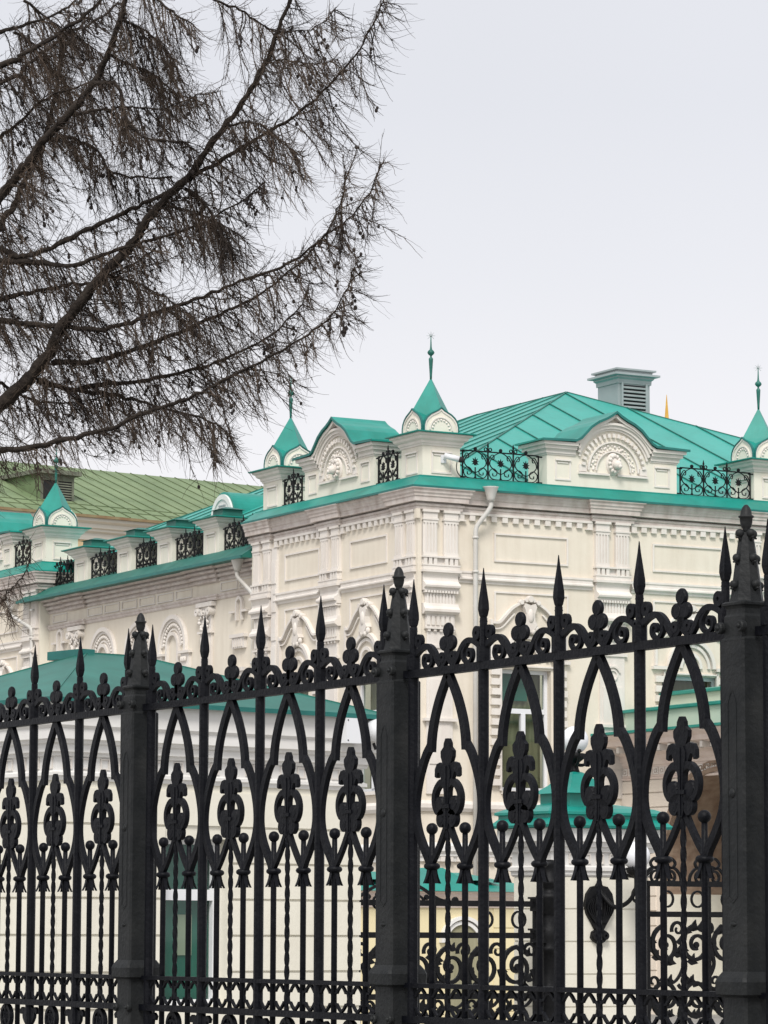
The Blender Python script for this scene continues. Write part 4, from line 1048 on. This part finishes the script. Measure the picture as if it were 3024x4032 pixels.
m.build('modillion_row', TRIM, c_)
m = MB(LEFT)
for i in range(34):
    u = -.06-i*.232; frame_ring(m, u-.17, u, 4.86, 5.0, .025, D+.02, D+.04); m.disc(u-.085, 4.93, .03, D+.02, D+.045, 8)
m.build('frieze_ornament', TRIM, c_)
m = MB(); m.sweep([(-.3, 5.66), (.76, 5.66), (.78, 5.675), (.78, 5.72), (-.05, 5.80), (-.3, 5.80)], pth); m.build('cornice_flashing', TEAL, po)
m = MB(); m.box(X0+.02, 12, -8, 0, 5.0, 6.17); a_ = m.build('attic', MINT, po)
m = MB(); m.sweep([(-.3, 6.16), (.06, 6.16), (.07, 6.175), (.07, 6.225), (-.3, 6.28)], [(X0+.02, 0), (X0+.02, -8), (12, -8)]); m.build('coping', TEAL, a_)
m = MB(); m.box(5.85, 12, -8, 0, 6.17, 6.56); a_ = m.build('attic', MINT, po)
m = MB(); m.sweep([(-.3, 6.55), (.06, 6.55), (.07, 6.565), (.07, 6.615), (-.3, 6.68)], [(5.85, 0), (5.85, -8), (12, -8)]); m.build('coping', TEAL, a_)
m = MB(); m.box(5.9, 11.9, -7.9, 0, 6.5, 6.62); m.build('flat_roof', TEAL, a_)
# ------------------------------------------------------------------ low annex seen through the gate
an = root_at(-.096, 50.0, radians(61), 'low_annex', 'low yellow annex with small bright teal roof and arched doorway, seen through the gate', 'building')
m = MB(); m.box(-1.5, 3.0, 0, 3.2, 0, 2.1); w_ = m.build('wall', ANNEX, an)
pg = [(-1.5, 3.2), (-1.5, 0), (3.0, 0), (3.0, 3.2)]
m = MB(); m.sweep([(-.05, 1.98), (.03, 1.98), (.04, 2.02), (.04, 2.10), (.10, 2.14), (.10, 2.18), (.16, 2.20), (.16, 2.215), (-.05, 2.22)], pg, closed=True); m.build('cornice', PINK, an)
m = MB(); m.frust(-1.72, 3.22, -.22, 3.42, 2.215, 2.40, .9, .9); m.frust(.62, 1.72, -.2, 1.4, 2.22, 2.56, .45, .5); m.frust(.0, 2.2, .2, 2.4, 2.38, 2.5, .3, .6); m.build('roof', TEAL, an)
m = MB(RIGHT); m.arc(1.42, 1.48, .26, .31, 0, 180, 0, .05, 20); m.arc(1.42, 1.48, .33, .38, 0, 180, 0, .08, 20); m.build('arch_moulding', TRIMW, an)
m = MB(RIGHT); m.arc(1.42, 1.48, 0, .26, 0, 180, 0, .015, 20); m.box(1.16, 1.68, 0, .015, .1, 1.48); m.build('door', OLIVE, an)
m = MB(RIGHT); z = .2
while z < 1.9: m.box(1.95, 3.0, 0, .012, z, z+.28); z += .30
m.build('rustication', ANNEX, an)
# ground floor mouldings on the palace
m = MB(); m.sweep([(-.05, 3.05), (.05, 3.05), (.06, 3.12), (.10, 3.16), (.10, 3.2), (.16, 3.26), (.16, 3.36), (.05, 3.42), (-.05, 3.44)], [(0, 7.4), (0, 0), (4.8, 0)]); m.build('string_course', TRIMW, pal)
m = MB(RIGHT)
for i in range(24): m.box(.1+i*.19, .2+i*.19, .05, .10, 3.05, 3.14)
m.build('dentil_band', TRIM, pal)
m = MB(); m.sweep([(-.05, 4.05), (.05, 4.05), (.10, 4.12), (.10, 4.2), (.06, 4.26), (-.05, 4.28)], [(0, 7.4), (0, 0), (4.8, 0)]); m.build('string_course', TRIM, pal)
# ------------------------------------------------------------------ far building with old green roof
fb = root_at(-12.2164, 110.0, radians(52.7), 'old_green_roofed_building', 'long ochre and white building with faded moss green seamed roof in the left background', 'building')
m = MB(); m.box(-12, 22, 0, 14, 0, 14.3); m.build('wall', OCHRE, fb)
m = MB(); m.sweep([(-.1, 14.22), (.06, 14.22), (.08, 14.32), (.08, 14.44), (.20, 14.50), (.20, 14.56), (.28, 14.60), (.28, 14.72), (.42, 14.80), (.42, 14.90), (-.1, 14.92)], [(-12, 0), (22, 0)]); m.build('cornice', FARW, fb)
m = MB(RIGHT); m.box(-12, 22, .30, .52, 14.90, 14.985); m.build('gutter', RUST, fb)
m = MB(); SLF = .375; m.add([(-12, -.5, 14.99), (22, -.5, 14.99), (22, 6.2, 14.99+6.7*SLF), (-12, 6.2, 14.99+6.7*SLF), (22, 14.5, 14.4), (-12, 14.5, 14.4)], [(0, 1, 2, 3), (3, 2, 4, 5)]); r_ = m.build('roof', MOSS, fb)
m = MB(); u = -11.5
while u < 22: m.tube([(u, -.5, 15.0), (u, 6.2, 15.0+6.7*SLF)], .022, 4, smooth=False); u += .62
for y in (.15, .75): m.tube([(-12, y, 15.0+(y+.5)*SLF), (22, y, 15.0+(y+.5)*SLF)], .018, 4, smooth=False)
m.build('roof_seams', MOSSD, r_)
m = MB(); a, b, y0 = 2.15, 3.45, 1.1
m.box(a, b, y0, 5.5, 15.2, 16.42); dr = m.build('dormer', MOSS, r_)
m = MB(); m.frust(a-.14, b+.20, y0-.18, 5.6, 16.42, 16.56, .02, .02); m.build('dormer_roof', WOODG, dr)
m = MB(RIGHT); m.box(a+.02, a+.10, -y0, -y0+.04, 15.45, 16.42); m.box(b-.10, b-.02, -y0, -y0+.04, 15.45, 16.42); m.box(a+.10, b-.10, -y0, -y0+.04, 15.45, 15.53); m.box(a+.10, b-.10, -y0, -y0+.04, 16.22, 16.42); m.box(a+.62, a+.68, -y0, -y0+.035, 15.53, 16.22); m.build('dormer_frame', WOODG, dr)
m = MB(RIGHT); m.box(a+.10, b-.10, -y0, -y0+.01, 15.53, 16.22); m.build('dormer_opening', DARK, dr)
m = MB(RIGHT)
for i in range(8): z = 15.56+i*.082; m.prof([(-y0+.012, z), (-y0+.03, z-.0), (-y0+.012, z+.04)], a+.68, b-.10)
m.build('louvre', WOODG, dr)
# ------------------------------------------------------------------ distant gilded spire on its tower
t = empty('gilded_spire', (16.39, 200, 0), .3, 'distant thin gilded spire tip rising behind the palace roof', 'spire')
m = MB(); m.box(-2, 2, -2, 2, 0, 20); m.frust(-2.3, 2.3, -2.3, 2.3, 20, 23.8, 1.5, 1.5); m.build('tower', FARW, t)
m = MB(); m.lathe(0, 0, [(.86, 23.6), (.14, 31.3), (.015, 32.75)], 6, smooth=False); m.build('spire', GOLD, t)

# ------------------------------------------------------------------ larch tree at upper left
def at(px, py, Y):
    d = _fw+_rt*((px-W_PX/2)/F_PX)-_up*((py-H_PX/2)/F_PX)
    return Vector((0, 0, CAM_H))+d*(Y/d.y)
tree = empty('larch_tree', (-4.6, 19.0, 0), 0, 'leafless dark larch with drooping cone-studded branches filling the upper left', 'tree')
TO = Vector((-4.6, 19.0, 0))
k_ = .9644
BR = [  # points in picture units, thickness (m) start/end, depth start/end
 ([(-640, 2150), (-300, 1880), (0, 1650), (100, 1560), (190, 1460), (240, 1350), (330, 1230), (430, 1110), (540, 1000), (600, 900), (680, 810), (770, 720), (840, 620), (930, 500), (1010, 390), (1080, 260), (1130, 140), (1180, 0), (1200, -120)], .052, .010, 19, 17.6),
 ([(770, 735), (860, 680), (960, 620), (1080, 550), (1180, 490), (1290, 400), (1400, 290), (1480, 180), (1540, 60), (1570, -20)], .016, .003, 18.2, 17.2),
 ([(-640, 900), (-200, 960), (0, 1015), (60, 1045), (150, 1035), (300, 965), (430, 905), (560, 845), (680, 790)], .026, .012, 19, 18.6),
 ([(-640, 1000), (0, 1062), (150, 1072), (300, 1085), (420, 1040), (560, 995), (700, 960), (850, 900), (1000, 810), (1080, 740)], .024, .003, 19, 17.8),
 ([(-640, 1350), (0, 1220), (150, 1190), (280, 1165), (380, 1150), (520, 1090), (640, 1010)], .022, .005, 19, 19.4),
 ([(-640, 1250), (0, 1310), (130, 1325), (260, 1335), (400, 1345), (520, 1320), (650, 1270), (800, 1225), (950, 1160), (1100, 1110), (1220, 1050), (1330, 960), (1440, 880), (1520, 770), (1555, 660)], .024, .003, 19, 17.4),
 ([(1330, 960), (1380, 860), (1400, 780), (1410, 700)], .006, .002, 17.5, 17.3),
 ([(210, 1480), (330, 1480), (450, 1460), (600, 1410), (750, 1350), (900, 1280), (1020, 1230), (1130, 1150), (1240, 1060), (1300, 980)], .022, .003, 18.7, 18.3),
 ([(150, 1550), (280, 1590), (420, 1570), (560, 1560), (700, 1530), (850, 1490), (1000, 1430), (1130, 1350), (1230, 1240), (1260, 1160)], .022, .003, 18.8, 19.2),
 ([(-640, 1980), (-200, 1880), (0, 1840), (130, 1830), (280, 1790), (450, 1750), (600, 1680), (740, 1640), (880, 1570), (1020, 1500), (1150, 1430), (1280, 1350), (1370, 1270), (1430, 1150), (1460, 1050)], .026, .002, 19, 17.0),
 ([(280, 1590), (450, 1610), (600, 1650), (760, 1690), (880, 1730), (950, 1790)], .016, .004, 18.9, 18.0),
 ([(-640, 1300), (-200, 1050), (0, 800), (60, 730), (120, 650), (190, 560), (280, 470), (380, 340), (440, 220), (490, 80), (520, -60)], .040, .016, 19, 18.2),
 ([(-640, 1500), (-200, 1200), (0, 920), (60, 830), (110, 720), (170, 610), (210, 450), (240, 300), (260, 150)], .030, .010, 19, 19.6),
 ([(-640, 500), (0, 270), (100, 220), (250, 130), (350, 60), (430, -30)], .026, .010, 19, 18.9),
 ([(-640, 560), (0, 340), (120, 260), (260, 150), (380, 90), (480, 10)], .018, .006, 19, 20),
 ([(200, 570), (280, 560), (400, 620), (450, 700), (560, 722), (700, 722)], .013, .006, 19.3, 18.6),
 ([(380, 340), (480, 350), (520, 500), (620, 570), (740, 580), (810, 625)], .014, .005, 18.2, 18.0),
 ([(760, 770), (850, 850), (900, 950), (960, 1050)], .011, .004, 18.2, 17.8),
 ([(1050, 300), (1100, 250), (1190, 250), (1290, 260), (1380, 240)], .008, .002, 17.9, 17.4),
 ([(870, 0), (980, 40), (1080, 110), (1180, 130), (1290, 110), (1370, 30)], .008, .003, 17.7, 18.3),
 ([(560, -60), (640, 0), (720, 60), (800, 110)], .014, .004, 18.4, 18.0),
 ([(0, 560), (80, 500), (190, 400), (330, 350), (420, 300)], .014, .004, 19.5, 18.6),
 ([(420, 1120), (560, 1160), (700, 1230), (800, 1310)], .010, .003, 18.6, 18.0),
 ([(0, 130), (120, 100), (260, 40), (330, -20)], .014, .005, 19.5, 19.5),
 ([(920, 520), (1000, 500), (1080, 520), (1180, 600), (1240, 640)], .009, .003, 18, 17.5),
 ([(0, 1560), (60, 1600), (160, 1640), (320, 1640), (480, 1600)], .012, .004, 19.3, 19.6),
 ([(-640, 2640), (-200, 2560), (0, 2466), (25, 2427), (63, 2385), (110, 2326), (118, 2204)], .010, .0012, 19, 18.6),
 ([(-200, 2300), (-60, 2380), (0, 2440), (40, 2500), (60, 2560)], .006, .0012, 19, 18.7),
 ([(440, 220), (520, 260), (620, 300), (720, 380), (800, 400)], .010, .002, 18.4, 19.4),
 ([(490, 80), (580, 120), (680, 200), (730, 300)], .010, .002, 18.2, 19.2),
 ([(280, 470), (400, 450), (540, 440), (680, 440), (800, 390), (900, 370)], .011, .002, 18.8, 18.0),
 ([(60, 130), (160, 200), (250, 300), (300, 420)], .010, .003, 19.6, 20.2),
 ([(100, 0), (210, 90), (330, 160), (430, 240)], .010, .003, 19.8, 20.4),
 ([(640, 830), (760, 860), (880, 900), (1000, 980)], .009, .002, 18.6, 19.4),
]
paths = []
for pts, r0, r1, Y0, Y1 in BR:
    n = len(pts); raw = [at(x*k_, y*k_, Y0+(Y1-Y0)*i/(n-1)) for i, (x, y) in enumerate(pts)]
    sp = [Vector(p) for p in smooth_pts(raw, 5)]; paths.append((sp, r0, r1))
    m = MB(); nn = len(sp); random.seed(nn)
    sp2 = [p-TO+Vector((random.gauss(0, .004), random.gauss(0, .004), random.gauss(0, .004))) for p in sp]
    m.tube(sp2, [max((r0+(r1-r0)*(i/(nn-1))**.7)*random.uniform(.80, 1.12)*.9, .0015) for i in range(nn)], 8)
    m.build('branch', BARK, tree)
m = MB(); m.tube([(0, 0, 0), (0, 0, 1), (.05, .05, 4), (.1, 0, 8), (.15, .05, 12)], [.34, .28, .24, .18, .08], 16); m.build('trunk', BARK, tree)
random.seed(11)
tv, tf, cones, nodes = [], [], [], []
UP = Vector((0, 0, 1)); DN = Vector((0, 0, -1))
def rv(s=1): return Vector((random.gauss(0, s), random.gauss(0, s), random.gauss(0, s)))
def twig(p, d, L, r, droop, segs=5, wob=.10, out=Vector((1, 0, 0)), curl=0.0):
    pts = [p.copy()]; d = d.normalized(); st = L/segs
    for i in range(segs):
        d = (d+DN*droop*(1-i/segs*curl)+(out*.10+UP*.14)*curl*(i/segs)+rv(wob)).normalized(); p = p+d*st; pts.append(p.copy())
    m_ = len(pts); b = len(tv)
    t = (pts[-1]-pts[0]).normalized(); nx = t.orthogonal().normalized(); ny = t.cross(nx)
    for i, q in enumerate(pts):
        rr = r*(1-.55*i/(m_-1)); q = q-TO
        for k in range(3):
            a = 2*pi*k/3; v = q+nx*cos(a)*rr+ny*sin(a)*rr; tv.append((v.x, v.y, v.z))
    for i in range(m_-1):
        for k in range(3): tf.append((b+i*3+k, b+i*3+(k+1) % 3, b+i*3+3+(k+1) % 3, b+i*3+3+k))
    return pts
def decorate(pts, r, Lmin, Lmax, step, droop, out):
    acc = 0
    for i in range(len(pts)-1):
        a, b = pts[i], pts[i+1]; l = (b-a).length; acc += l; t = (b-a).normalized()
        while acc > step:
            acc -= step; p = a+(b-a)*random.random()
            d = t*random.uniform(.6, 1.1)+rv(.42)
            twig(p, d, random.uniform(Lmin, Lmax), r*random.uniform(.6, 1.3), droop*random.uniform(.2, 1.9), 6, .13, out, 1.0)
            if random.random() < .012: cones.append((p+Vector((random.gauss(0, .01), random.gauss(0, .01), random.uniform(-.03, .02))), random.uniform(.008, .013)))
for bi, (sp, r0, r1) in enumerate(paths):
    L = 0; nn = len(sp)
    tot = sum((sp[i+1]-sp[i]).length for i in range(nn-1)); pos = 0; nxt = .02
    for i in range(nn-1):
        a, b = sp[i], sp[i+1]; l = (b-a).length; t = (b-a).normalized()
        while nxt < pos+l:
            f = nxt/tot; p = a+(b-a)*((nxt-pos)/l)
            if p.x > -2.5:
                end = 1-f
                side = Vector((0, 1, 0))*random.uniform(-1, 1)
                if random.random() < .80:          # drooping lateral
                    d = t*random.uniform(.15, .8)+side*.9+DN*random.uniform(.0, .9)
                    LL = random.uniform(.12, .42)*(.38+.85*min(1, end*2.2))*(.55 if bi in (9, 10, 25) and f < .6 else (.35 if bi in (26, 27) else 1))
                    q = twig(p, d, LL, random.uniform(.0028, .0046), random.uniform(.10, .30), 8, .13, Vector((1.2, 0, 0)), .7)
                    nodes += q[2:]
                    for j in range(int(LL/.012)):
                        a_ = random.randrange(len(q)-1); twig(q[a_]+(q[a_+1]-q[a_])*random.random(), rv(1), random.uniform(.006, .012), .0024, 0, 1, 0)
                    decorate(q, random.uniform(.0012, .0018), .045, .175, .0175, .09, Vector((1.3, 0, .1)))
                else:                              # short rising one
                    d = t*.8+side*.6+UP*random.uniform(.3, .9)
                    q = twig(p, d, random.uniform(.08, .22), .0022, -.02, 5, .12, Vector((.5, 0, 0)), .5)
                    decorate(q, .0013, .03, .07, .035, .02, Vector((.5, 0, .5)))
            nxt += random.uniform(.011, .025)*(3 if bi in (26, 27) else 1)
        pos += l
for sp, r0, r1 in paths:                          # fine spur twigs straight on the limbs
    for i in range(0, len(sp)-1):
        if sp[i].x < -2.5: continue
        for q in range(6):
            p = sp[i]+(sp[i+1]-sp[i])*random.random(); twig(p, rv(1)+DN*.3, random.uniform(.03, .11), .0015, .05, 3, .15)
me = bpy.data.meshes.new('twigs'); me.from_pydata(tv, [], tf); me.materials.append(TWIG); o = bpy.data.objects.new('twigs', me); COL.objects.link(o); o.parent = tree; tag(o, kind='stuff')
print('twig faces', len(tf), 'cones', len(cones))
cm = MB(); cm.ball(0, 0, 0, 1, 8, 6, sz=1.25, smooth=False); cp = cm.build('cone', CONE, tree); cmesh = cp.data
extra = []
for i in range(260):                              # clusters of cones along the limbs
    p = random.choice(nodes)
    if p.x < -2.3: continue
    c0 = p+Vector((0, 0, -.006))
    for j in range(random.randint(1, 4)): extra.append((c0+Vector((random.gauss(0, .008), random.gauss(0, .008), -j*.018)), random.uniform(.009, .014)))
cones = extra+cones; random.shuffle(cones)
for i, (p, r) in enumerate(cones[:100]):
    c = cp if i == 0 else cp.copy()
    if i: COL.objects.link(c); c.parent = tree
    r *= .8; c.location = p-TO; c.scale = (r, r, r*1.1); c.rotation_euler = (random.uniform(-.5, .5), random.uniform(-.5, .5), 0)
m = MB()
for p, r in cones[100:]:
    q = p-TO; m.ball(q.x, q.y, q.z, r*.75, 6, 5, sz=1.3, smooth=False)
tag(m.build('small_cones', CONE, tree), kind='stuff')
print('objects', len(bpy.data.objects))
